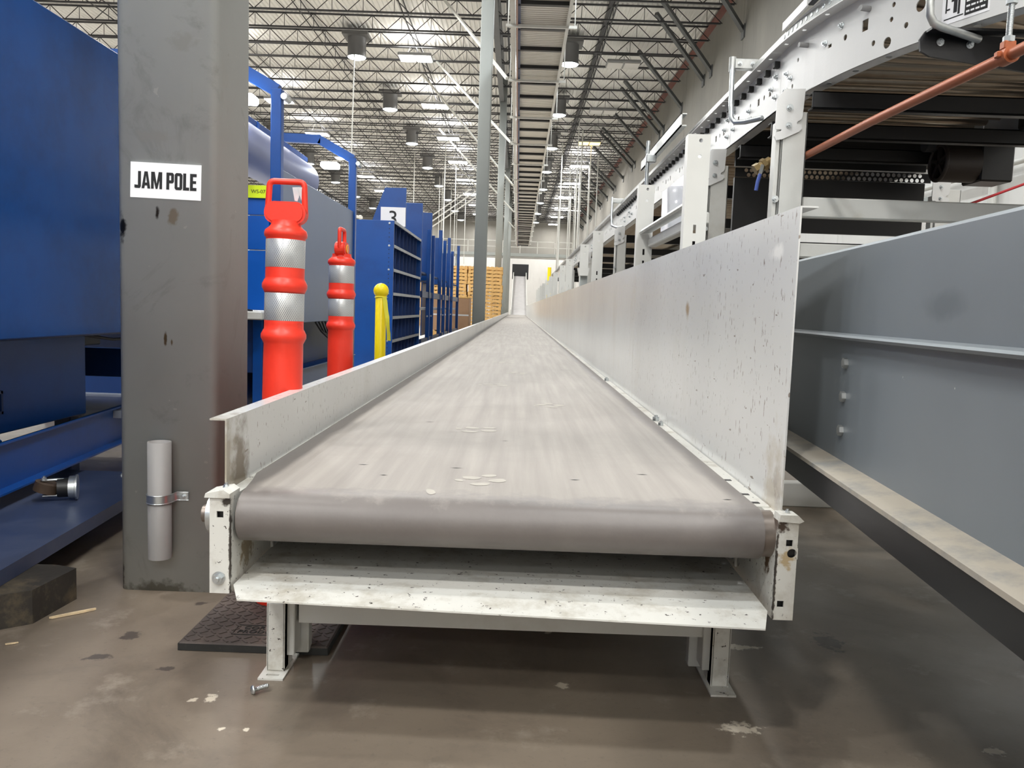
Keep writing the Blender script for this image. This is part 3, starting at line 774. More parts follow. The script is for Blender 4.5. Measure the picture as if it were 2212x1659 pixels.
def delineator(loc, rz, lean, label):
    t = thing('delineator_post', (0, 0, 0), label, 'post')
    b, b1, b2, h, hd, rf = post_meshes()
    b.build('tube', 'red', t); b1.build('reflective_band', 'band', t); b2.build('reflective_band', 'band', t)
    hh = h.build('head', 'red', t); hd.build('handle', 'red', t)
    if rz:
        for s_ in (-1, 1): MB().cyl((0, s_*.0195, 1.0), (0, s_*.0235, 1.0), .018, n=20).build('reflector', 'amber', hh)
    t.location = loc; t.rotation_euler = (0, lean, rz)
    return t
d1 = delineator((-.584, 2.0, .0197), 0, .0, 'nearest orange-red delineator post beside the conveyor with loop handle facing us')
d1.scale = (.95, .95, .97); d1.rotation_euler = (-.012, .010, 0)
d2 = delineator((-.695, 3.2, .0197), PI/2, 0, 'farther orange-red delineator post seen edge-on with amber reflectors')
d2.scale = (.98, .98, .965)
# torn plastic wrap on the handle
wp = MB()
for k in range(5):
    x0 = -.560+.004*k
    wp.add([(x0, 2.01-.002*k, 1.052), (x0+.012, 2.008, 1.052), (x0+.014-.003*k, 2.008, 1.018+.004*k), (x0+.006, 2.01, 1.02)], [(0, 1, 2, 3)])
tag(wp.build('plastic_wrap', 'film'), 'scrap of clear plastic film stuck in the red post handle', 'plastic film')
# rubber bases
def base(loc, label, words):
    t = thing('rubber_base', loc, label, 'base')
    x0, y0, _ = loc; x0 -= .165; y0 -= .165
    MB().rbox(x0, x0+.33, y0, y0+.33, 0, .0195, .003).build('slab', 'rubber', t)
    MB().box(x0-.0005, x0+.3305, y0-.0005, y0+.3305, .001, .0165).build('edge_band', 'rubber_side', t)
    tr = MB()
    for i in range(15):
        for k in range(15):
            px, py_ = x0+.014+i*.0215, y0+.014+k*.0215
            if words and .10 < px-x0 < .235 and .05 < py_-y0 < .105: continue
            rt = Matrix.Rotation(PI/4 if (i+k) % 2 else -PI/4, 3, 'Z')
            tr.box(px-.009, px+.009, py_-.0022, py_+.0022, .0195, .0212, rot=rt)
    o = tr.build('tread', 'rubber', t); o['kind'] = 'stuff'
    if words:
        text('moulded_lettering', 'CORTINA\nPRODUCTS', 'rubber_side', .022, t, (x0+.168, y0+.078, .020), (0, 0, 0), xs=1.05, ext=.0012)
        fr = MB()
        for a, c_, d_, e_ in ((.10, .235, .05, .0515), (.10, .235, .1035, .105), (.10, .1015, .05, .105), (.2335, .235, .05, .105)): fr.box(x0+a, x0+c_, y0+d_, y0+e_, .0195, .0212)
        fr.build('moulded_frame', 'rubber_side', t)
base((-.557, 1.885, 0), 'square black rubber post base with diamond tread next to the jam pole', True)
base((-.695, 3.2, 0), 'rubber post base hidden behind the conveyor under the farther red post', False)

# yellow bollard with ribbon
t = thing('yellow_bollard', (-1.345, 8, 0), 'yellow post with round ball top and torn tape before the blue pigeonhole shelf', 'bollard')
MB().lathe([(.054, 0), (.054, .86), (.05, .865)], c=(-1.345, 8), n=28).build('pipe', 'yellow', t)
ball = [(.0745*math.cos(a), .905+.0745*math.sin(a)) for a in [-PI/2+PI*k/16 for k in range(17)]]
MB().lathe([(max(r, .001), z) for r, z in ball], c=(-1.345, 8), n=28, cap=False).build('ball_cap', 'yellow', t)
rb = MB(); vs_ = []
for k in range(9):
    f = k/8; vs_ += [(-1.325+.055*math.sin(f*1.5)-.0, 7.935-.01*math.sin(f*5), .845-.42*f), (-1.285+.055*math.sin(f*1.3), 7.93+.015*math.sin(f*6), .845-.42*f+.02*math.sin(k*2))]
rb.add(vs_, [(2*k, 2*k+1, 2*k+3, 2*k+2) for k in range(8)], True); rb.add([(x+.002, q+.003, z) for x, q, z in vs_], [(2*k, 2*k+1, 2*k+3, 2*k+2) for k in range(8)], True)
rb.build('tape_ribbon', 'tape', t)
MB().tube([(-1.345+.057*math.cos(a), 8+.057*math.sin(a), .842+.004*math.sin(3*a)) for a in [2*PI*k/16 for k in range(16)]], .006, 6, True).build('tape_knot', 'tape', t)

# ================================================================== OVERHEAD CONVEYOR
OZ = 6.05
oc = thing('overhead_conveyor', (.27, 40, OZ), 'long overhead roller conveyor hung from the roof, seen from below', 'conveyor')
def m_under():
    t = NT('conveyor_underside')
    wv = t.n('ShaderNodeTexWave'); wv.bands_direction = 'Y'; wv.inputs['Scale'].default_value = 3.1; t.l(t.coord(), wv.inputs['Vector'])
    base = t.mix(t.ramp(t.noise(.6, 4), .3, .7), C(232, 228, 220), C(240, 237, 230))
    t.color(t.mix(t.ramp(wv.outputs[1], .2, .7), C(176, 168, 156), base)); t.b.inputs['Roughness'].default_value = .45; t.b.inputs['Metallic'].default_value = .0
    t.bump(wv.outputs[1], .6, .03)
    return t.m
MU = m_under()
seg = [8+6.1*i for i in range(11)]
for y in seg[:-1]:
    MB().box(-.16, .72, y, y+6.09, OZ+.06, OZ+.11).build('roller_bed', MU, oc)
    MB().box(.715, .775, y, y+6.09, OZ-.02, OZ+.2).build('side_rail', 'white', oc)
    MB().box(-.32, -.23, y, y+6.09, OZ-.02, OZ+.2).build('side_rail', 'white', oc)
    MB().box(-.20, -.13, y, y+6.09, OZ-.01, OZ+.03).build('drive_strip', 'blue_dark', oc)
MB().cyl((-.195, 8, OZ-.03), (-.195, 70, OZ-.03), .018, n=6).build('conduit', paint('dull_pink_pipe', C(176, 140, 126), .5), oc)
cbm = MB().box(-.2, .74, -.05, .05, -.04, .03).mesh('cross_bar', M['black'])
y = 8.4
while y < 69: put('cross_bar', cbm, oc, (0, y, OZ+.03)); y += 1.25
hgm = MB(); hgm.box(-.40, .92, -.03, .03, -.07, -.02)
for x in (-.36, .88): hgm.cyl((x, 0, -.05), (x, 0, 9.5-OZ), .012, n=5)
hgm = hgm.mesh('trapeze_hanger', M['white'])
y = 15.6
while y < 69: put('trapeze_hanger', hgm, oc, (0, y, OZ)); y += 3.62
for x in (-.24, .745):
    MB().box(x-.012, x+.012, 8, 69, OZ+.27, OZ+.31).build('guard_rail', 'galv', oc)
# sway braces
sw = [((-.435, 19.26, 6.05), (-2.4, 24.1, 9.5)), ((-.35, 35.7, 6.05), (-4.0, 31.0, 9.5)), ((-.4, 26.5, 6.05), (-3.3, 29.5, 9.5)), ((-.4, 45, 6.05), (-4.2, 41, 9.5)), ((-.4, 54, 6.05), (-4.2, 50, 9.5))]
for i, (a, b_) in enumerate(sw):
    MB().bar(a, b_, .06, .06).build('sway_brace', 'white', oc)

# ================================================================== LEFT: BLUE WORKSTATIONS
# nearest bench
ws = thing('blue_packing_station', (-1.9, 2.4, 0), 'glossy dark blue packing station at the left edge behind the jam pole', 'workstation')
gl = paint('glossy_blue_panel', C(0, 72, 146), .17, var=.05, scale=1.5, dirt=C(2, 54, 112), dscale=2, dlo=.45, dhi=.8, spec=.18)
MB().rbox(-1.535, -1.505, -1.2, 3.95, .632, 1.662, .004).build('side_panel', gl, ws, 'glossy blue sheet metal side panel')
MB().rbox(-2.9, -1.535, 3.90, 3.95, .632, 1.662, .004).build('end_panel', gl, ws)
MB().rbox(-2.9, -1.54, -1.2, 3.9, .625, .655, .004).build('bench_top', 'blue_dark', ws)
MB().rbox(-2.5, -1.76, .7, 3.30, .285, .622, .004).build('lower_cabinet', 'blue', ws)
rf = MB()
for a, b_, c_, d_ in ((2.2, 2.75, .425, .435), (2.2, 2.75, .355, .365), (2.74, 2.75, .355, .435)): rf.box(-1.763, -1.752, a, b_, c_, d_)
rf.build('recess_frame', 'blue_dark', ws)
MB().rbox(-2.5, -1.70, .7, 2.66, .20, .283, .004).build('lower_step', 'blue', ws)
bolt(ws, (-1.70, 2.6, .245), (1, 0, 0), .8)
MB().rbox(-2.0, -1.80, 3.34, 3.5, .56, .63, .004).build('bracket', 'black', ws)
MB().rbox(-1.93, -1.86, 3.36, 3.43, 0, .63, .004).build('post', 'blue_dark', ws)
MB().rbox(-2.8, -1.66, 3.7, 3.78, .40, .53, .004).build('crossbar', 'blue_dark', ws)
MB().box(-2.9, -1.6, 3.3, 3.9, .27, .30).build('lower_shelf', 'edge_grey', ws)
MB().tube([(-1.62, 3.0, .625), (-1.60, 3.2, .60), (-1.61, 3.5, .595), (-1.6, 3.8, .62)], .006, 6).build('cable', 'cable', ws)
# blue channel rail with outward flanges
def rail(parent, a, b_, z0, z1, out, fl, mat, name='base_rail'):
    a = Vector((a[0], a[1], 0)); b_ = Vector((b_[0], b_[1], 0)); d = (b_-a).normalized(); nrm = Vector((d.y, -d.x, 0))*out
    m_ = MB()
    def strip(o0, o1, za, zb):
        vs = [q+nrm*o+Vector((0, 0, z)) for q in (a, b_) for o, z in ((o0, za), (o1, za), (o1, zb), (o0, zb))]
        m_.add(vs, [(0, 1, 5, 4), (1, 2, 6, 5), (2, 3, 7, 6), (3, 0, 4, 7), (3, 2, 1, 0), (4, 5, 6, 7)])
    strip(-.006, 0, z0, z1); strip(-.006, min(fl, .012), z1-.006, z1); strip(-.006, fl, z0, z0+.006)
    return m_.build(name, mat, parent)
rail(ws, (-1.43, 1.1), (-1.69, 3.7), .165, .313, 1, .04, 'blue')
# low platform on timbers
pf = thing('blue_platform', (-1.7, 2.2, 0), 'low blue steel platform plate carrying a loose caster', 'platform')
q_ = [(-1.115, .8), (-1.283, 2.97), (-2.3, 2.97), (-2.3, .8)]
MB().prism(q_, 'z', .082, .120).build('deck_plate', paint('platform_blue', C(56, 68, 98), .35, var=.1, dirt=C(84, 90, 108), dscale=3, dlo=.5, dhi=.8), pf)
for x, q in ((-1.32, 1.75), (-1.42, 2.9), (-1.7, 2.9)): bolt(pf, (x, q, .12), (0, 0, 1), .6)
tag(MB().prism([(-1.95, 1.77), (-1.175, 1.785), (-1.112, 1.835), (-1.098, 2.0), (-1.16, 2.02), (-1.95, 2.0)], 'z', 0, .081).build('support_timber', 'timber_black'), 'short black timber block on the floor under the blue platform', 'timber')
# caster lying on the platform
t = thing('swivel_caster', (-1.42, 2.52, .12), 'loose swivel caster with brown wheel lying on the blue platform', 'caster')
cw = MB(); cw.cyl((-1.470, 2.505, .150), (-1.462, 2.508, .178), .036, n=28); cw.build('wheel', 'wheel_brown', t)
cw = MB()
for dz in (.136, .186):
    pts = [(-1.475, 2.50, dz), (-1.44, 2.51, dz+.002), (-1.41, 2.525, dz), (-1.395, 2.53, .161)]
    cw.tube(pts, .005, 8)
cw.build('fork', 'zinc', t)
cw = MB(); cw.cyl((-1.405, 2.528, .161), (-1.388, 2.534, .161), .036, n=28); cw.cyl((-1.388, 2.534, .161), (-1.383, 2.536, .161), .04, n=28); cw.build('swivel_plate', 'zinc', t)
cw = MB(); cw.cyl((-1.436, 2.515, .161), (-1.404, 2.529, .161), .03, n=24); cw.build('bearing_cup', 'black', t)
bolt(t, (-1.47, 2.50, .188), (0, 0, 1), .8)
# splinter of wood on the floor
sp = MB(); sp.prism([(-.045, -.003), (.02, -.0045), (.052, -.001), (.05, .002), (.0, .004), (-.05, .002)], 'z', 0, .005)
o = tag(sp.build('wood_splinter', 'splinter'), 'thin splinter of bare wood on the floor left of the pole', 'splinter'); o.location = (-1.052, 1.897, .001); o.rotation_euler = (0, 0, .72)
o = tag(sp.build('wood_chip', 'splinter'), 'tiny wood chip on the floor by the black timber', 'splinter'); o.location = (-1.09, 1.72, .001); o.rotation_euler = (0, 0, .5); o.scale = (.25, .5, .5)

# station WS-07
w7 = thing('blue_workstation', (-2.2, 6.2, 0), 'bright blue workstation with slate side panel and overhead lamp frame behind the red posts', 'workstation')
for z0, z1 in ((.712, 1.075), (1.08, 1.285), (1.29, 1.46)):
    MB().rbox(-2.95, -1.535, 5.0, 5.03, z0, z1, .003).build('end_panel', 'blue_bright', w7)
MB().rbox(-2.95, -1.53, 4.86, 7.3, .655, .705, .006).build('worktop', 'white', w7, 'off-white worktop edge')
MB().rbox(-2.95, -1.56, 5.02, 7.3, .32, .65, .004).build('drawer_cabinet', 'blue_dark', w7)
MB().rbox(-2.95, -1.70, 5.02, 7.3, .04, .318, .004).build('plinth', 'blue', w7)
for x in (-1.6, -2.8): MB().rbox(x-.03, x+.03, 5.0, 5.06, 0, .655, .003).build('leg', 'blue', w7)
MB().rbox(-1.503, -1.488, 5.12, 7.42, .628, 1.585, .003).build('side_panel', 'slate', w7, 'slate grey-blue side panel')
MB().rbox(-1.60, -1.585, 5.1, 7.4, .1, .63, .003).build('lower_panel', 'blue_bright', w7)
rail(w7, (-1.48, 5.1), (-1.48, 7.4), .17, .31, 1, .03, 'slate')
def lamp_frame(parent, y, x0=-1.5):
    MB().rbox(x0-.035, x0+.03, y-.03, y+.03, 0, 2.05, .004).build('post', 'blue', parent)
    a = MB(); a.bar((x0, y, 2.04), (x0-.30, y, 2.20), .05, .075); a.bar((x0-.29, y, 2.205), (x0-1.25, y, 2.215), .05, .075); a.build('arm', 'blue', parent)
    l = MB().rbox(x0-.27, x0-.12, y-.10, y+.02, 1.95, 2.0, .01).build('task_lamp', 'task', parent)
    m_ = MB(); m_.cyl((x0+.05, y-.05, 2.0), (x0+.05, y+.06, 2.0), .02, n=10); m_.build('lamp_end', 'zinc', parent)
lamp_frame(w7, 5.05); lamp_frame(w7, 7.32)
MB().cyl((-1.87, 4.6, 1.785), (-1.87, 6.95, 1.785), .16, n=36).build('round_duct', 'duct', w7, 'pale grey round duct')
MB().rbox(-1.93, -1.90, 4.6, 7.3, 2.0, 2.04, .003).build('top_rail', 'blue', w7)
MB().rbox(-1.93, -1.90, 4.6, 7.3, 1.92, 1.945, .003).build('top_rail', 'blue_bright', w7)
for q in (5.45, 5.9, 6.4): MB().rbox(-1.935, -1.895, q, q+.05, 1.88, 2.04, .003).build('rail_post', 'blue_bright', w7)
cb = MB()
for k in range(4):
    cb.tube([(-1.49, 6.0+.1*k, .625), (-1.46, 6.05+.1*k, .56-.02*k), (-1.45, 6.25, .50+.02*k), (-1.46, 6.42-.04*k, .56), (-1.48, 6.55, .62)], .008, 6)
cb.tube([(-1.46, 6.3, .52), (-1.44, 6.38, .45), (-1.45, 6.45, .36), (-1.44, 6.38, .40), (-1.46, 6.25, .53)], .007, 6)
cb.build('cable_bundle', 'cable', w7, 'tangled black cables')
MB().tube([(-1.75, 4.95, .708), (-1.7, 4.9, .712), (-1.65, 4.92, .715), (-1.6, 4.9, .708)], .006, 6).build('cable', 'cable', w7)
t = thing('station_tag', (-1.59, 4.985, 1.425), 'lime yellow tag reading WS-07 on the blue workstation', 'sign')
MB().box(-1.66, -1.535, 4.982, 4.996, 1.39, 1.465).build('tag_plate', 'lime', t)
text('lettering', 'WS-07', 'ink_dark', .031, t, (-1.594, 4.981, 1.427), (PI/2, 0, 0))

# pigeonhole shelf
sh = thing('pigeonhole_shelf', (-1.75, 11.1, 0), 'tall blue pigeonhole shelf with grey shelf edges behind the yellow post', 'shelf')
MB().rbox(-2.05, -1.505, 9.78, 9.81, 0, 1.77, .003).build('end_panel', 'blue', sh)
MB().rbox(-2.05, -1.505, 12.49, 12.52, 0, 1.77, .003).build('end_panel', 'blue', sh)
MB().box(-2.05, -2.03, 9.81, 12.49, .05, 1.76).build('back_panel', 'slot_blue', sh)
zs = [1.762, 1.475, 1.19, .905, .62, .335, .06]
for z in zs:
    s_ = MB().rbox(-2.03, -1.51, 9.81, 12.49, z-.01, z+.008, .002).build('shelf_board', 'slot_blue', sh)
    MB().rbox(-1.51, -1.50, 9.81, 12.49, z-.022, z+.014, .002).build('edge_strip', 'edge_grey', s_)
for i in range(6):
    for k in range(1, 8):
        q = 9.81+k*2.68/8; MB().box(-2.02, -1.53, q-.004, q+.004, zs[i+1]+.009, zs[i]-.011).build('divider', 'slot_blue', sh)
pins = MB()
for q in (9.775,):
    for z in (1.74, 1.475, 1.19, .905, .62, .335): bolt(sh, (-1.56, 9.78, z), (0, -1, 0), 1.0)
for k in range(34): pins.box(-1.566, -1.556, 9.7775, 9.7795, .1+k*.049, .11+k*.049)
o = pins.build('slot_holes', 'ink', sh); o['kind'] = 'stuff'

# stations behind with tall blue boards
def tower(y0, y1, xw, z1, label, sign=False, posts=(), poly=None):
    t = thing('blue_station_tower', (-1.75, (y0+y1)/2, 0), label, 'workstation', 'blue station towers')
    if poly: MB().prism(poly, 'y', y0, y0+.03).build('header_board', 'blue', t)
    else: MB().rbox(-1.5-xw, -1.505, y0, y0+.03, 1.2, z1, .003).build('header_board', 'blue', t)
    if poly: return t
    MB().rbox(-1.5-xw-.4, -1.53, y0+.05, y1, .70, .74, .003).build('worktop', 'edge_grey', t)
    MB().rbox(-1.5-xw-.4, -1.53, y0+.05, y1, 1.28, 1.31, .003).build('top_shelf', 'slot_blue', t)
    MB().rbox(-1.5-xw-.45, -1.5-xw-.42, y0, y1, .1, z1-.2, .003).build('back_panel', 'blue_dark', t)
    for q, zz in posts:
        MB().rbox(-1.53, -1.465, q-.03, q+.03, 0, zz, .003).build('upright', 'blue', t)
    for z in (.2, .95):
        MB().rbox(-1.52, -1.48, y0, y1, z-.05, z+.05, .003).build('cross_beam', 'blue_dark', t)
    for q, zz in posts[:1]: bolt(t, (-1.5, q-.03, .6), (0, -1, 0), 1.2)
    return t
tower(10.72, 12.4, .3, 2.29, 'blue board with cut corner bearing the number 3 sign above the pigeonhole shelf', poly=[(-1.97, 1.775), (-1.78, 2.285), (-1.5, 2.29), (-1.5, 1.775)])
tower(12.6, 13.9, .26, 2.335, 'blue station tower directly behind the number 3 board', posts=((13.55, 2.03),))
MB().rbox(-1.475, -1.455, 13.50, 13.53, .9, 1.3, .003).build('label_holder', 'edge_grey', bpy.data.objects['blue_station_tower.001'])
tower(14.0, 15.6, .24, 2.35, 'blue station tower third back from the pigeonhole shelf', posts=((14.15, 1.98), (15.5, 2.2)))
tower(16.0, 17.6, .22, 2.1, 'blue station tower fourth back from the pigeonhole shelf', posts=((16.4, 2.08), (17.4, 2.22)))
tower(18.2, 20.2, .22, 1.95, 'farthest blue station tower next to the stacked pallets', posts=((18.3, 2.0), (20.1, 2.26)))
t = thing('number_sign', (-1.665, 10.7, 1.79), 'white square sign with black number 3', 'sign')
MB().box(-1.825, -1.502, 10.70, 10.715, 1.79, 2.035).build('sign_plate', 'tag', t)
text('numeral', '3', 'ink', .27, t, (-1.665, 10.698, 1.885), (PI/2, 0, 0))

# ================================================================== PALLETS AND BOX
def pallet_mesh():
    b = MB(); W, D = 1.30, 1.0
    for q in (0, D/2-.02, D-.04): b.box(0, W, q, q+.04, .018, .117)
    for k in range(8): b.box(k*(W-.10)/7, k*(W-.10)/7+.10, 0, D, .117, .135)
    for k in range(5): b.box(k*(W-.10)/4, k*(W-.10)/4+.10, 0, D, 0, .018)
    return b.mesh('pallet', M['pine'])
PM = pallet_mesh()
lev = ['bottom', 'second', 'third', 'fourth', 'fifth', 'sixth', 'seventh', 'eighth', 'ninth', 'tenth', 'eleventh', 'twelfth', 'thirteenth', 'fourteenth', 'fifteenth', 'sixteenth', 'seventeenth', 'eighteenth']
for si, (x0, nn, nm) in enumerate(((-1.92, 17, 'the pallet stack nearest the conveyor'), (-3.27, 17, 'the middle pallet stack'), (-4.62, 16, 'the leftmost pallet stack'))):
    for k in range(nn):
        o = bpy.data.objects.new('wooden_pallet', PM); col.objects.link(o)
        o.location = (x0+random.uniform(-.025, .025), 31.0+random.uniform(-.03, .03), .137*k+.001)
        tag(o, 'bare pine pallet, %s from the floor in %s' % (lev[k] if k else 'lowest', nm), 'pallet', 'stacked pine pallets')
t = thing('cardboard_box', (-1.35, 21.5, 0), 'brown cardboard box on a pallet left of the tall grey column', 'box')
MB().rbox(-2.2, -1.27, 21.2, 22.2, .15, 1.0, .01).build('carton', 'card', t); MB().box(-2.2, -1.26, 21.19, 22.21, 1.0, 1.03).build('lid', 'pine', t)
MB().box(-2.2, -1.27, 21.195, 21.2, .54, .58).build('tape', 'film', t)
o = bpy.data.objects.new('wooden_pallet', PM); col.objects.link(o); o.location = (-2.4, 21.2, .001); tag(o, 'single pine pallet under the brown cardboard box', 'pallet')

# ================================================================== FAR END: catwalk, rods
ct = thing('catwalk', (-2, 70, 0), 'distant white catwalk with railings across the hall', 'catwalk')
MB().box(-12, 4.5, 70.6, 71.8, 5.3, 5.55).build('deck', 'col', ct)
for z in (6.05, 6.55): MB().box(-12, 4.5, 70.62, 70.68, z, z+.05).build('rail', 'white', ct)
for i in range(12): MB().box(-12+1.5*i, -11.94+1.5*i, 70.62, 70.68, 5.55, 6.6).build('rail_post', 'white', ct)
for x in (-11, -5.5, 4.2): MB().box(x-.1, x+.1, 71.1, 71.3, 0, 5.3).build('leg', 'col', ct)
for k in range(3): MB().bar((-2.2-.5*k, 52, 8.2), (-7.2-.5*k, 52, 4.6), .07, .07).build('diagonal_rod', 'white', ct)
hr = thing('hanger_rods', (3, 48, 9.3), 'cluster of thin white hanger rods in front of the right wall far back', 'hanger rods')
random.seed(3)
for k in range(18):
    x = 2.0+random.random()*2.2; q = 38+k*1.6
    MB().cyl((x, q, 2.0+random.random()), (x, q, 9.35), .022+.012*(k % 2), n=6).build('rod', 'white', hr)
for k in range(2):
    q = 46+k*9; MB().box(2.2, 4.0, q, q+.05, 7.4, 7.46).build('trapeze', 'white', hr)
hl = thing('hanger_rods', (-6, 45, 9.3), 'thin white hanger rods in the distance above the blue station towers', 'hanger rods')
for k in range(9):
    x = -6.4+random.random()*2.6; q = 44+k*2.2
    MB().cyl((x, q, 3.0+random.random()), (x, q, 9.35), .022, n=6).build('rod', 'white', hl)
tag(MB().cyl((-5.75, 27.5, 2.2), (-5.62, 27.3, 8.85), .02, n=6).build('drop_rod', 'white'), 'single thin white rod dropping from the nearest left drum skylight', 'rod')
ft = thing('pipe_rack', (-8.5, 24, 0), 'distant white pipe rack beyond the blue stations', 'rack')
for k in range(5):
    MB().box(-9.5+k*.8, -9.42+k*.8, 24+k*2, 24.1+k*2, 0, 4.2).build('upright', 'white', ft)
MB().bar((-9.5, 24, 4.1), (-6.2, 32, 4.1), .1, .1).build('beam', 'white', ft)
tag(MB().cyl((1.68, 45, 0), (1.68, 45, 3.1), .12, .10, n=16).build('yellow_marker', 'yellow'), 'small yellow marker post standing above the tall side plates far away', 'marker')

# ================================================================== RIGHT: ROLLER CONVEYOR WITH CURVE
RX0, RX1, RZ0, RZ1, RY = .885, 1.965, 1.50, 1.69, 2.9
CXc, RO, RI = .885+2.1, 2.1, 1.02
rc_ = thing('roller_conveyor', (RX0, RY, 0), 'raised white roller conveyor curving over to the right above the grey chute', 'conveyor')
def oring(u, v, w_):   # u = arc length from the straight joint towards the viewer
    a = u/RO; r = RO-w_
    return (CXc-r*math.cos(a), RY-r*math.sin(a), v)
def iring(u, v, w_):
    a = u/RO; r = RI+w_
    return (CXc-r*math.cos(a), RY-r*math.sin(a), v)
AL = RO*PI/2  # curve lengthened beyond view to shade the floor
ul = [AL*k/48 for k in range(49)]
holes = [('r', .53, 1.606, .013, .016), ('c', .44, 1.60, .009), ('c', .115, 1.545, .008), ('c', .64, 1.625, .007), ('c', .635, 1.588, .007), ('c', .69, 1.556, .008), ('c', .735, 1.592, .016), ('c', .57, 1.545, .008), ('c', .625, 1.53, .015), ('c', .15, 1.62, .007), ('r', .36, 1.60, .010, .005), ('c', .70, 1.652, .008), ('c', .65, 1.66, .008)]
MB().plate(0, AL, RZ0, RZ1, .003, oring, holes, ul).build('curved_side_plate', 'white_clean', rc_, 'glossy white curved side plate with punched holes')
def flange(fn_r, z, r0, r1, hr, step, off=.05, th=.003, uls=None):
    m_ = MB(); hs = [('c', off+step*k, (r0+r1)/2, hr) for k in range(int((AL-off*2)/step)+1)]
    def f(u, v, w_):
        a = u/RO; return (CXc-v*math.cos(a), RY-v*math.sin(a), z+w_)
    return m_.plate(0, AL, r0, r1, th, f, hs, ul)
flange(None, RZ0, RO-.045, RO, .007, .14).build('bottom_flange', 'white_clean', rc_)
RV = MB().cyl((0, 0, -.0015), (0, 0, .002), .0085, n=12).mesh('flange_disc', M['zinc'])  # zinc discs over the holes of the bottom flange
for k in range(9):
    a_ = (.05+.14*k)/RO; put('flange_disc', RV, rc_, (CXc-(RO-.0225)*math.cos(a_), RY-(RO-.0225)*math.sin(a_), RZ0))
flange(None, RZ1-.003, RO, RO+.04, .007, .14, .09).build('top_flange', 'white_clean', rc_)
MB().plate(0, AL, RZ0, RZ1, .003, iring, (), ul).build('inner_side_plate', 'white_clean', rc_)
flange(None, RZ0, RI, RI+.05, .007, .2).build('inner_flange', 'white_clean', rc_)
# straight part, plates joined every 3.05 m
def straight(y0, y1, near):
    hs = []
    if near:
        y = y0+.12
        while y < y1-.1:
            hs += [('r', y, 1.585, .012, .013), ('c', y+.07, 1.585, .009), ('r', y+.14, 1.585, .012, .013), ('c', y+.25, 1.60, .007), ('c', y+.30, 1.545, .006)]; y += .42
    MB().plate(y0, y1, RZ0, RZ1, .003, lambda u, v, w_: (RX0+w_, u, v), hs).build('side_plate', 'white_clean', rc_)
    hs = [('c', y0+.07+.14*k, RX0-.02, .007) for k in range(int((y1-y0-.1)/.14))] if near else []
    MB().plate(y0, y1, RX0-.04, RX0, .003, lambda u, v, w_: (v, u, RZ1-.003+w_), hs).build('top_flange', 'white_clean', rc_)
    hs = [('c', y0+.15+.35*k, RX0+.022, .007) for k in range(int((y1-y0-.2)/.35))] if near else []
    MB().plate(y0, y1, RX0, RX0+.045, .003, lambda u, v, w_: (v, u, RZ0+w_), hs).build('bottom_flange', 'white_clean', rc_)
    i_ = MB(); i_.box(RX1-.003, RX1, y0, y1, RZ0, RZ1); i_.box(RX1-.05, RX1, y0, y1, RZ0, RZ0+.003); i_.build('inner_side_plate', 'white_clean', rc_)
ys_ = [RY]+[RY+.66+3.05*k for k in range(7)]
for i in range(len(ys_)-1): straight(ys_[i]+.002, ys_[i+1]-.002, i < 4)
MB().box(CXc, XR-.2, RY-RO, RY-RO+.003, RZ0, RZ1).build('side_plate', 'white_clean', rc_); MB().box(CXc, XR-.2, RY-RI, RY-RI+.003, RZ0, RZ1).build('inner_side_plate', 'white_clean', rc_)  # unseen run to the wall, added to shade the floor
rm2 = MB().cyl((0, RY-RO+.004, 0), (0, RY-RI-.004, 0), .025, n=14).mesh('roller', M['roller'])
for k in range(24): put('roller', rm2, rc_, (CXc+.06+.105*k, 0, 1.645))
# bolts at the plate joints
for q in ys_[:5]:
    for dy, z in ((.05, 1.62), (.05, 1.55), (.10, 1.59), (-.05, 1.63), (-.05, 1.56), (.38, 1.58), (.36, 1.545)):
        if q+dy < RY: continue
        bolt(rc_, (RX0, q+dy, z), (-1, 0, 0), .9)
for u, z in ((.06, 1.60), (.06, 1.545), (.10, 1.575), (.335, 1.615), (.42, 1.64)):
    x, y, z = oring(u, z, 0); a = u/RO
    bolt(rc_, (x, y, z), (-math.cos(a), -math.sin(a), 0), .8)
# black shaft ends
sq = MB().rbox(-.02, 0, -.011, .011, -.011, .011, .002).mesh('shaft_end', M['black_rubber_part'])
q = RY+.03
while q < 7.5: put('shaft_end', sq, rc_, (RX0, q, 1.655)); q += .105
for u in (.22, .545):
    x, y, z = oring(u, 1.645, 0); a = u/RO
    put('shaft_end', MB().cyl((0, 0, 0), (0, 0, .03), .008, n=12).mesh('shaft_end', M['housing']), rc_, (x, y, z), aim((-math.cos(a), -math.sin(a), 0)))
# rollers
rm = MB().cyl((RX0+.004, 0, 0), (RX1-.004, 0, 0), .025, n=14).mesh('roller', M['roller'])
MB().box(RX0+.006, RX1-.006, RY, 21, 1.674, 1.680).build('carrying_belt', 'black', rc_)
MB().plate(0, AL, RI+.006, RO-.006, .005, lambda u, v, w_: (CXc-v*math.cos(u/RO), RY-v*math.sin(u/RO), 1.678+w_), (), ul).build('carrying_belt', 'black', rc_)
q = RY+.02; nr = 0
while q < 21 and nr < 172: put('roller', rm, rc_, (0, q, 1.645)); q += .105; nr += 1
cr = MB().cyl((-(RO-.004), 0, 0), (-(RI+.004), 0, 0), .032, .019, n=18).mesh('tapered_roller', M['roller'])
for k in range(1, 33):
    put('tapered_roller', cr, rc_, (CXc, RY, 1.642), Quaternion((0, 0, 1), k*.0475))
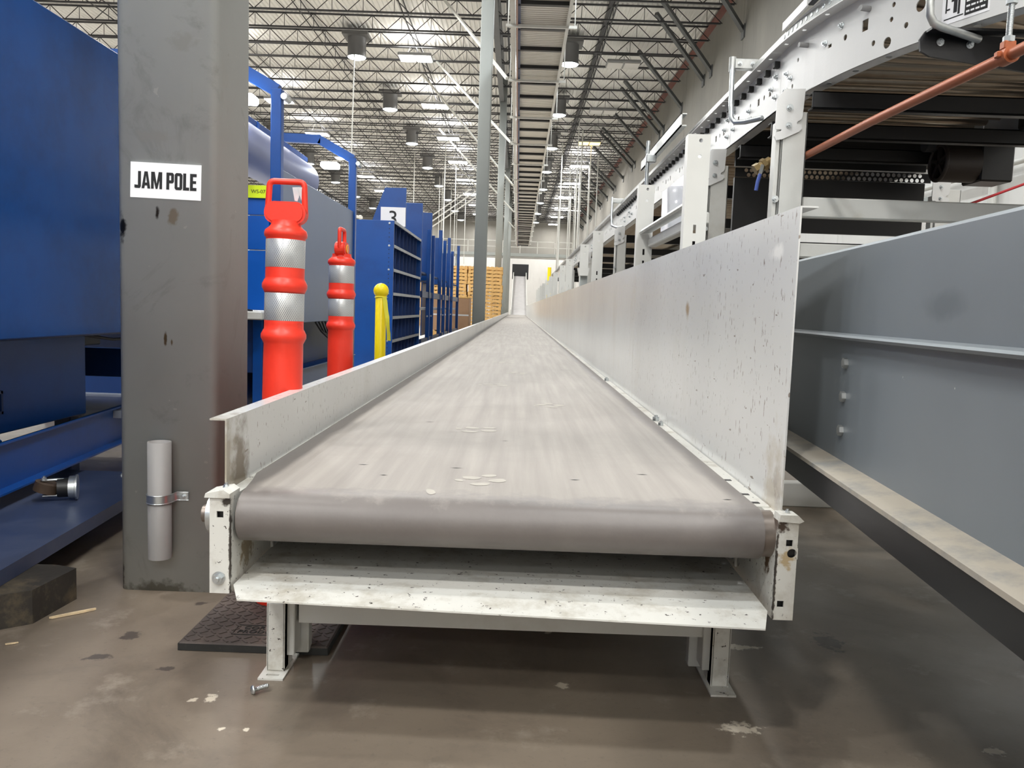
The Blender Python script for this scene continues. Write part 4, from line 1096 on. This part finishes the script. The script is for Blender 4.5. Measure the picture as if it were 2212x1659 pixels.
# guard rail over the top flange: perforated galvanised angle and dark track
pts_o = lambda off, z: [(CXc-(RO+off)*math.cos(u/RO), RY-(RO+off)*math.sin(u/RO), z) for u in ul[::-1]]+[(RX0-off, RY+.4+.8*k, z) for k in range(20)]
def ribbon(path, w0, w1, name, mat, vert=True, th=.003):
    m_ = MB(); vs = []
    for i, p_ in enumerate(path):
        p_ = Vector(p_); d = (Vector(path[min(i+1, len(path)-1)])-Vector(path[max(i-1, 0)])).normalized(); nn = Vector((-d.y, d.x, 0))
        if vert: vs += [p_+Vector((0, 0, w0)), p_+Vector((0, 0, w1)), p_+nn*th+Vector((0, 0, w1)), p_+nn*th+Vector((0, 0, w0))]
        else: vs += [p_+nn*w0, p_+nn*w1, p_+nn*w1+Vector((0, 0, th)), p_+nn*w0+Vector((0, 0, th))]
    F = []
    for i in range(len(path)-1):
        for k in range(4): F.append((4*i+k, 4*i+(k+1) % 4, 4*i+4+(k+1) % 4, 4*i+4+k))
    m_.add(vs, F); return m_.build(name, mat, rc_)
ribbon(pts_o(.008, 1.695), 0, .045, 'guide_rail', 'galv')
ribbon(pts_o(-.035, 1.735), 0, .05, 'back_rail', 'joist')
dots = MB()
for k in range(46):
    u = .04+.036*k; a = u/RO
    x, y = CXc-(RO+.009)*math.cos(a), RY-(RO+.009)*math.sin(a)
    dots.cyl((x, y, 1.727), (x-.0035*math.cos(a), y-.0035*math.sin(a), 1.727), .007, n=8)
o = dots.build('rail_rivets', 'zinc', rc_); o['kind'] = 'stuff'
MB().rbox(RX0-.02, RX0-.012, 2.62, 2.86, 1.742, 1.775, .003).build('sensor_reflector', 'white_clean', rc_)
MB().rbox(RX0-.02, RX0+.0, 2.57, 2.615, 1.742, 1.785, .003).build('sensor_body', 'black', rc_)
# legs with slotted hanger plates
def leg(y, x0=.822, x1=.902):
    l_ = MB(); l_.rbox(x0, x1, y, y+.006, 0, 1.43, .002); l_.rbox(x0, x0+.006, y, y+.05, 0, 1.43, .002); l_.rbox(x1-.006, x1, y, y+.05, 0, 1.43, .002)
    l_.rbox(x0-.016, x0-.003, y+.004, y+.05, 0, 1.40, .002)
    lg = l_.build('leg', 'white', rc_)
    pm = MB(); out = [(x0-.024, 1.465), (x0-.024, 1.385), (x0-.022, 1.372), (x0-.005, 1.372), (x0-.005, 1.368), (x0-.022, 1.362), (x0-.026, 1.35), (x0-.02, 1.338), (x0-.0, 1.342), (x0+.052, 1.367), (x0+.06, 1.377), (x0+.058, 1.388), (x0+.044, 1.391), (x0+.044, 1.397), (x0+.056, 1.405), (x0+.060, 1.415), (x0+.064, 1.500), (x0+.0, 1.497)]
    pm.prism(out, 'y', y-.008, y-.003); pl_ = pm.build('hanger_plate', 'white_clean', lg)
    bolt(pl_, (x0+.018, y-.008, 1.44), (0, -1, 0), .9); bolt(pl_, (x0+.018, y-.008, 1.385), (0, -1, 0), .8)
    bolt(lg, (x0-.01, y-.004, 1.155), (0, -1, 0), .9)
for y in (2.65, 3.62, 6.95, 10.1, 13.2, 16.3, 19.4): leg(y)
leg(4.05, 2.03, 2.15); leg(10.1, 1.93, 2.0); leg(16.3, 1.93, 2.0)
MB().rbox(.905, 2.2, 2.66, 2.70, 1.103, 1.167, .004).build('cross_beam', 'white', rc_)
MB().rbox(.905, 2.2, 2.66, 2.70, .974, 1.02, .004).build('cross_beam', 'white', rc_)
for q in (2.58, 2.99, 3.4):
    c_ = MB(); c_.rbox(.89, 1.95, q, q+.012, 1.425, 1.478, .002); c_.rbox(.89, 1.95, q, q+.045, 1.472, 1.478, .002); c_.rbox(.89, 1.95, q, q+.045, 1.425, 1.431, .002); c_.build('black_cross_bar', 'black', rc_)
q = 4.6
while q < 20: MB().box(.89, 1.95, q, q+.05, 1.43, 1.50).build('black_cross_bar', 'black', rc_); q += 1.55
# black drive guard with perforated strip
dg = MB().box(.95, 1.80, 3.70, 3.72, 1.445, 1.6).build('drive_guard', 'black', rc_, 'black drive guard with perforated strip')
hs = []
for r_ in range(2):
    for k in range(34): hs.append(('c', 1.0+.0235*k+(.0118 if r_ else 0), 1.428-.0205*r_, .0086))
pp = MB(); 
for r_ in range(2):
    row = [h for h in hs if abs(h[2]-(1.428-.0205*r_)) < .001]
    pp.plate(.95, 1.825, 1.418-.0205*r_, 1.4385-.0205*r_, .002, lambda u, v, w_: (u, 3.70+w_, v), row)
pp.build('perforated_strip', 'black', dg)
MB().box(.95, 1.80, 3.70, 3.72, 1.16, 1.396).build('lower_guard', 'black', dg)
MB().box(.95, 1.72, 3.74, 3.76, .90, 1.10).build('skirt_guard', 'black', dg)
MB().rbox(1.0, 1.62, 3.70, 3.735, 1.095, 1.12, .003).build('skirt_rail', 'black', dg)
for x, z in ((1.02, 1.475), (1.0, 1.43)): MB().cyl((x+.05, 3.55, z), (x+.05, 3.698, z), .018, n=20).build('idler_wheel', 'housing', dg)
# drive wheel on the inner side
wh = MB(); wh.cyl((1.66, 3.32, 1.415), (1.80, 3.32, 1.415), .074, n=32, caps=False)
wh.cyl((1.66, 3.32, 1.415), (1.67, 3.32, 1.415), .018, n=16)
for k in range(5):
    a = 2*PI*k/5+.3; wh.bar((1.665, 3.32, 1.415), (1.665, 3.32+.07*math.cos(a), 1.415+.07*math.sin(a)), .012, .014)
wh.tube([(1.662, 3.32+.069*math.cos(2*PI*k/28), 1.415+.069*math.sin(2*PI*k/28)) for k in range(28)], .008, 8, True)
wh.build('drive_wheel', paint('dark_brown_wheel', C(52, 44, 40), .5), rc_)
MB().rbox(1.80, 1.93, 3.26, 3.40, 1.34, 1.5, .006).build('bearing_block', 'black', rc_)
MB().cyl((1.62, 3.36, 1.50), (1.66, 3.36, 1.50), .036, n=24).build('idler_wheel', 'joist', rc_)
for x, q, z in ((1.76, 2.92, 1.50), (1.84, 2.75, 1.53)): MB().rbox(x, x+.12, q, q+.06, z-.03, z+.05, .008).build('roller_bearing', 'black', rc_)
# black arm bracket with bent tube under the curve
ar = MB()
ar.prism([(.975, 1.488), (.962, 1.468), (.966, 1.440), (.99, 1.428), (1.36, 1.382), (1.36, 1.470)], 'y', 2.062, 2.070)
ar.box(.975, 1.36, 2.03, 2.07, 1.482, 1.488)
ab = ar.build('arm_bracket', 'black', rc_, 'black sheet metal arm bracket')
bolt(ab, (1.012, 2.061, 1.462), (0, -1, 0), .75); bolt(ab, (1.085, 2.061, 1.458), (0, -1, 0), .75)
MB().tube([(.955, 2.005, 1.66), (.953, 2.005, 1.53), (.955, 2.005, 1.505), (.966, 2.007, 1.488), (.985, 2.010, 1.481), (1.05, 2.03, 1.472), (1.10, 2.05, 1.468)], .0095, 12).build('bent_tube', 'galv', rc_, 'bent grey tube handle')
# warning sticker on the curve
def on_curve(u, v, w_): return oring(u, v, -w_)
st_ = thing('warning_sticker', oring(.86, 1.58, 0), 'black and white safety sticker with pictogram on the curved side plate', 'sticker')
uls = [.80+.01*k for k in range(15)]
MB().plate(.805, .935, 1.517, 1.632, .0008, on_curve, (), uls).build('sheet', 'tag', st_)
MB().plate(.870, .930, 1.524, 1.626, .0012, on_curve, (), uls[:14]).build('text_block', 'ink', st_)
fig = MB()
for a, b_, c_, d_ in ((.838, .848, 1.540, 1.572), (.831, .858, 1.568, 1.579), (.856, .864, 1.57, 1.575), (.812, .866, 1.528, 1.531), (.850, .856, 1.534, 1.57), (.815, .819, 1.545, 1.60), (.819, .828, 1.55, 1.554)):
    fig.plate(a, b_, c_, d_, .0012, on_curve)
fig.plate(.839, .848, 1.582, 1.591, .0012, on_curve)
fig.build('pictogram', 'ink', st_)
tx = MB(); random.seed(5)
for r_ in range(7):
    u = .874
    while u < .926:
        l_ = random.uniform(.004, .012); tx.plate(u, min(u+l_, .928), 1.530+.0125*r_, 1.5345+.0125*r_, .0015, on_curve); u += l_+.003
o = tx.build('fine_print', 'tag', st_); o['kind'] = 'stuff'
# hanging rod, clamp and orange pipe
pp_ = thing('orange_pipe', (.9, 2.2, 1.3), 'orange-brown air pipe running under the white roller conveyor', 'pipe')
MB().tube([(.95, 1.2, 1.30), (.938, 1.64, 1.30), (.915, 2.2, 1.30), (.912, 2.72, 1.30)], .0115, 14).build('pipe_run', 'copper', pp_)
MB().tube([(.912, 2.72, 1.30), (.912, 2.86, 1.30), (.912, 2.87, 1.33), (.908, 2.9, 1.345), (.86, 2.9, 1.318)], .011, 10).build('elbow_run', 'copper', pp_)
k_ = MB(); k_.cyl((.938, 1.655, 1.30), (.938, 1.625, 1.30), .0165, n=18); k_.rbox(.926, .950, 1.632, 1.650, 1.312, 1.328, .002); k_.rbox(.915, .926, 1.634, 1.648, 1.296, 1.308, .002); k_.build('clamp', 'copper', pp_)
k_ = MB(); k_.cyl((.938, 1.641, 1.328), (.938, 1.641, 1.40), .0052, n=10)
for i in range(26): k_.cyl((.938, 1.641, 1.338+.0023*i), (.938, 1.641, 1.3392+.0023*i), .0062, n=10)
k_.cyl((.938, 1.641, 1.326), (.938, 1.641, 1.337), .011, n=6, smooth=False); k_.cyl((.938, 1.641, 1.398), (.938, 1.641, 1.408), .011, n=6, smooth=False)
k_.cyl((.938, 1.641, 1.408), (.938, 1.641, 1.5), .005, n=8)
k_.build('threaded_rod', 'zinc', pp_)
vl = thing('ball_valve', (.85, 2.9, 1.3), 'small brass ball valve with blue lever behind the white leg', 'valve')
k_ = MB(); k_.cyl((.865, 2.9, 1.322), (.815, 2.9, 1.290), .016, n=14); k_.cyl((.85, 2.9, 1.313), (.838, 2.9, 1.305), .022, n=6, smooth=False); k_.cyl((.828, 2.9, 1.298), (.812, 2.9, 1.288), .02, n=6, smooth=False); k_.build('body', 'brass', vl)
MB().bar((.835, 2.885, 1.305), (.826, 2.88, 1.27), .012, .004, (0, 1, 0)).build('lever_arm', 'zinc', vl)
MB().tube([(.827, 2.88, 1.272), (.820, 2.88, 1.245), (.816, 2.88, 1.215)], .0065, 8).build('lever_grip', paint('blue_vinyl', C(60, 84, 160), .5), vl)
# photo eye bracket: bent zinc tube clamped above the plate
pe = thing('tube_bracket', (.84, 3.3, 1.5), 'bent zinc tube bracket clamped in front of the conveyor side plate', 'bracket')
MB().tube([(.80, 3.25, 1.755), (.795, 3.22, 1.60), (.795, 3.20, 1.535), (.805, 3.18, 1.513), (.83, 3.13, 1.505), (.87, 3.05, 1.502)], .0095, 12).build('bent_tube', 'zinc', pe)
k_ = MB(); k_.cyl((.80, 3.25, 1.72), (.80, 3.25, 1.775), .0135, n=14); k_.rbox(.805, .90, 3.235, 3.262, 1.728, 1.768, .004); k_.build('clamp', 'galv', pe)
for x in (.825, .875): bolt(pe, (x, 3.235, 1.748), (0, -1, 0), .8)
pe2 = thing('tube_bracket', (.84, 7.2, 1.5), 'farther bent tube bracket on the roller conveyor near the slim white posts', 'bracket')
MB().tube([(.80, 7.25, 1.78), (.795, 7.22, 1.60), (.80, 7.2, 1.53), (.83, 7.1, 1.505), (.87, 7.0, 1.50)], .011, 10).build('bent_tube', 'zinc', pe2)
MB().rbox(.80, .90, 7.235, 7.26, 1.73, 1.77, .004).build('clamp', 'galv', pe2)
gr = thing('guide_rail_end', (.83, 4.6, 1.7), 'open silver guide rail end clamped above the roller conveyor', 'guide rail')
k_ = MB(); k_.box(.80, .806, 4.25, 5.6, 1.735, 1.80); k_.box(.80, .83, 4.25, 5.6, 1.735, 1.741); k_.box(.80, .83, 4.25, 5.6, 1.794, 1.80); k_.build('rail', 'galv', gr)
k_ = MB(); k_.cyl((.76, 5.05, 1.55), (.76, 5.05, 1.82), .011, n=10); k_.rbox(.75, .81, 5.03, 5.07, 1.69, 1.74, .004); k_.build('clamp_rod', 'zinc', gr)

# posts along the tall side guard
def gpost(y, label, rail_to=None):
    t = thing('guard_post', (.58, y, 0), label, 'post', 'white posts along the tall side plate')
    hs = [('c', .588, 1.352, .0065), ('c', .586, 1.30, .0065), ('r', .582, 1.062, .005, .014), ('r', .582, 1.01, .005, .012)]
    m_ = MB(); m_.plate(.545, .62, 0, 1.372, .004, lambda u, v, w_: (u, y+w_, v), hs); m_.build('front_plate', 'white', t)
    m_ = MB(); m_.box(.545, .549, y+.004, y+.045, 0, 1.372); m_.box(.616, .62, y+.004, y+.045, 0, 1.372); m_.build('flanges', 'white', t)
    return t
PY = [2.75, 3.85, 6.1, 7.35, 9.5, 10.9, 12.9, 14.6, 16.6, 18.6, 20.6, 22.6, 24.6]
for i, y in enumerate(PY):
    t = gpost(y, '%s white channel post standing behind the tall white side plate' % (ORD[i] if i else 'nearest'))
    if i in (0,):
        MB().rbox(.60, .64, y+.045, 3.85, 1.085, 1.125, .004).build('link_rail', 'white', t)
        MB().prism([(.56, 1.142), (.555, 1.150), (.56, 1.160), (.60, 1.165), (.61, 1.150)], 'y', y+.05, 3.84).build('round_rail', 'galv', t)
        MB().box(.655, .658, 2.95, 3.84, 1.15, 1.34).build('deflector_plate', paint('polished_plate', C(205, 210, 225), .18, .8), t, 'shiny silver deflector plate')
# photo eye boxes between posts
t = thing('sensor_box', (.56, 7.0, 1.0), 'cream white sensor box clamped between the white posts', 'sensor')
MB().prism([(.50, 1.14), (.60, 1.14), (.585, 1.075), (.515, 1.075)], 'y', 6.95, 7.05).build('cover', 'white', t)
MB().rbox(.53, .59, 7.0, 7.06, 0, 1.08, .004).build('stand', 'col', t)

# ================================================================== RIGHT: GREY CHUTE
gy = math.atan(.084)
gc = thing('grey_chute', (0, 0, 0), 'blue-grey steel chute side with bolted web and dusty ledge at right', 'chute')
def gx(m_, name, mat, label=None, parent=None):
    return m_.build(name, mat, parent or gc, label)
Y0, Y1 = -2.6, .75    # along the chute, 0 at Y = 1.85
gx(MB().prism([(-.004, .900), (.0, .905), (.006, .905), (.006, .752), (-.002, .752)], 'y', Y0, Y1), 'upper_side', 'chute')
gx(MB().prism([(.006, .755), (.006, .745), (-.014, .742), (-.017, .7465), (-.012, .750), (.0, .754)], 'y', Y0, Y1), 'folded_lip', 'chute')
gx(MB().box(.004, .010, Y0, Y1, .506, .748), 'web', 'chute')
gx(MB().prism([(.006, .520), (.006, .526), (-.047, .519), (-.047, .512)], 'y', Y0, Y1), 'ledge', 'dusty', 'dust covered bottom ledge')
gx(MB().box(-.043, -.036, Y0, Y1, .466, .514), 'apron', 'black')
gx(MB().box(-.036, .01, Y0, Y1, .466, .470), 'apron_return', 'black')
gx(MB().box(.010, 1.5, Y0, Y1, .62, .64), 'slide_bed', 'chute')  # unseen bed, made wide to keep light off the floor
gx(MB().prism([(1.5, .905), (1.506, .905), (1.506, .455), (1.5, .455)], 'y', Y0, Y1), 'far_side', 'chute')
for z in (.700, .640, .579): bolt(gc, (.004, -.406, z), (-1, 0, 0), .95, HEXB, 'hex_bolt')
for q, z in ((-.66, .475), (-.25, .478)):
    MB().rbox(-.006, .002, q-.008, q+.008, z-.014, z+.014, .002).build('clip', 'galv', gc)
for q in (-.99, -.975, -.96): bolt(gc, (-.0, q, .482), (-1, 0, 0), .45)
for q in (.55,):
    for x in (.05, 1.4): MB().rbox(x, x+.06, q, q+.06, 0, .46, .004).build('leg', 'chute', gc)
for x in (.05, 1.4): MB().rbox(x, x+.06, Y0+.05, Y0+.11, 0, .46, .004).build('leg', 'chute', gc)
gc.location = (.62, 1.85, 0); gc.rotation_euler = (0, 0, -gy)
tag(MB().rbox(1.0, 1.5, 3.30, 3.36, 0, .10, .004).build('floor_bar', 'white'), 'low white floor bar seen under the grey chute beside the conveyor', 'floor bar')
bpy.data.objects['floor_bar'].location = (0, 0, 0)

# things between the chute and the right wall
fr_ = thing('white_conveyor_frame', (2.4, 4.8, 0), 'white punched side plate of another conveyor beyond the chute', 'conveyor')
hs = [('c', 2.2+.06*k, 1.315, .008) for k in range(9)]+[('r', 2.215+.05*k, 1.265, .005, .012) for k in range(11)]
MB().plate(2.12, 2.78, 1.20, 1.345, .004, lambda u, v, w_: (u, 4.6+w_, v), hs).build('side_plate', 'white_clean', fr_)
MB().box(2.12, 2.78, 4.604, 5.6, 1.20, 1.21).build('bed', 'white', fr_)
for k in range(3): bolt(fr_, (2.5+.07*k, 4.6, 1.30), (0, -1, 0), 1.0)
MB().box(2.62, 2.9, 4.55, 4.58, 1.33, 1.36).build('dark_rail', 'black', fr_)
for x in (2.15, 2.72): MB().rbox(x, x+.05, 4.62, 4.67, 0, 1.2, .003).build('leg', 'white', fr_)
wp_ = thing('wall_conduit', (5.6, 10, 0), 'white conduit pipes on the right wall above the chute', 'conduit')
MB().cyl((5.66, 9.95, 0), (5.66, 9.95, 5.5), .05, n=12).build('riser', 'white', wp_)
MB().cyl((5.6, 8.9, 2.63), (5.6, 12.5, 2.63), .035, n=12).build('run', 'white', wp_)
MB().rbox(5.55, 5.72, 11.3, 11.5, 2.3, 2.5, .01).build('junction_box', 'col', wp_)
tag(MB().tube([(1.80, 3.5, 1.245), (1.918, 3.5, 1.292), (2.5, 3.5, 1.53), (3.2, 3.6, 1.85)], .0055, 8).build('pull_cord', 'red_cable'), 'thin red emergency pull cord rising to the right', 'cord')
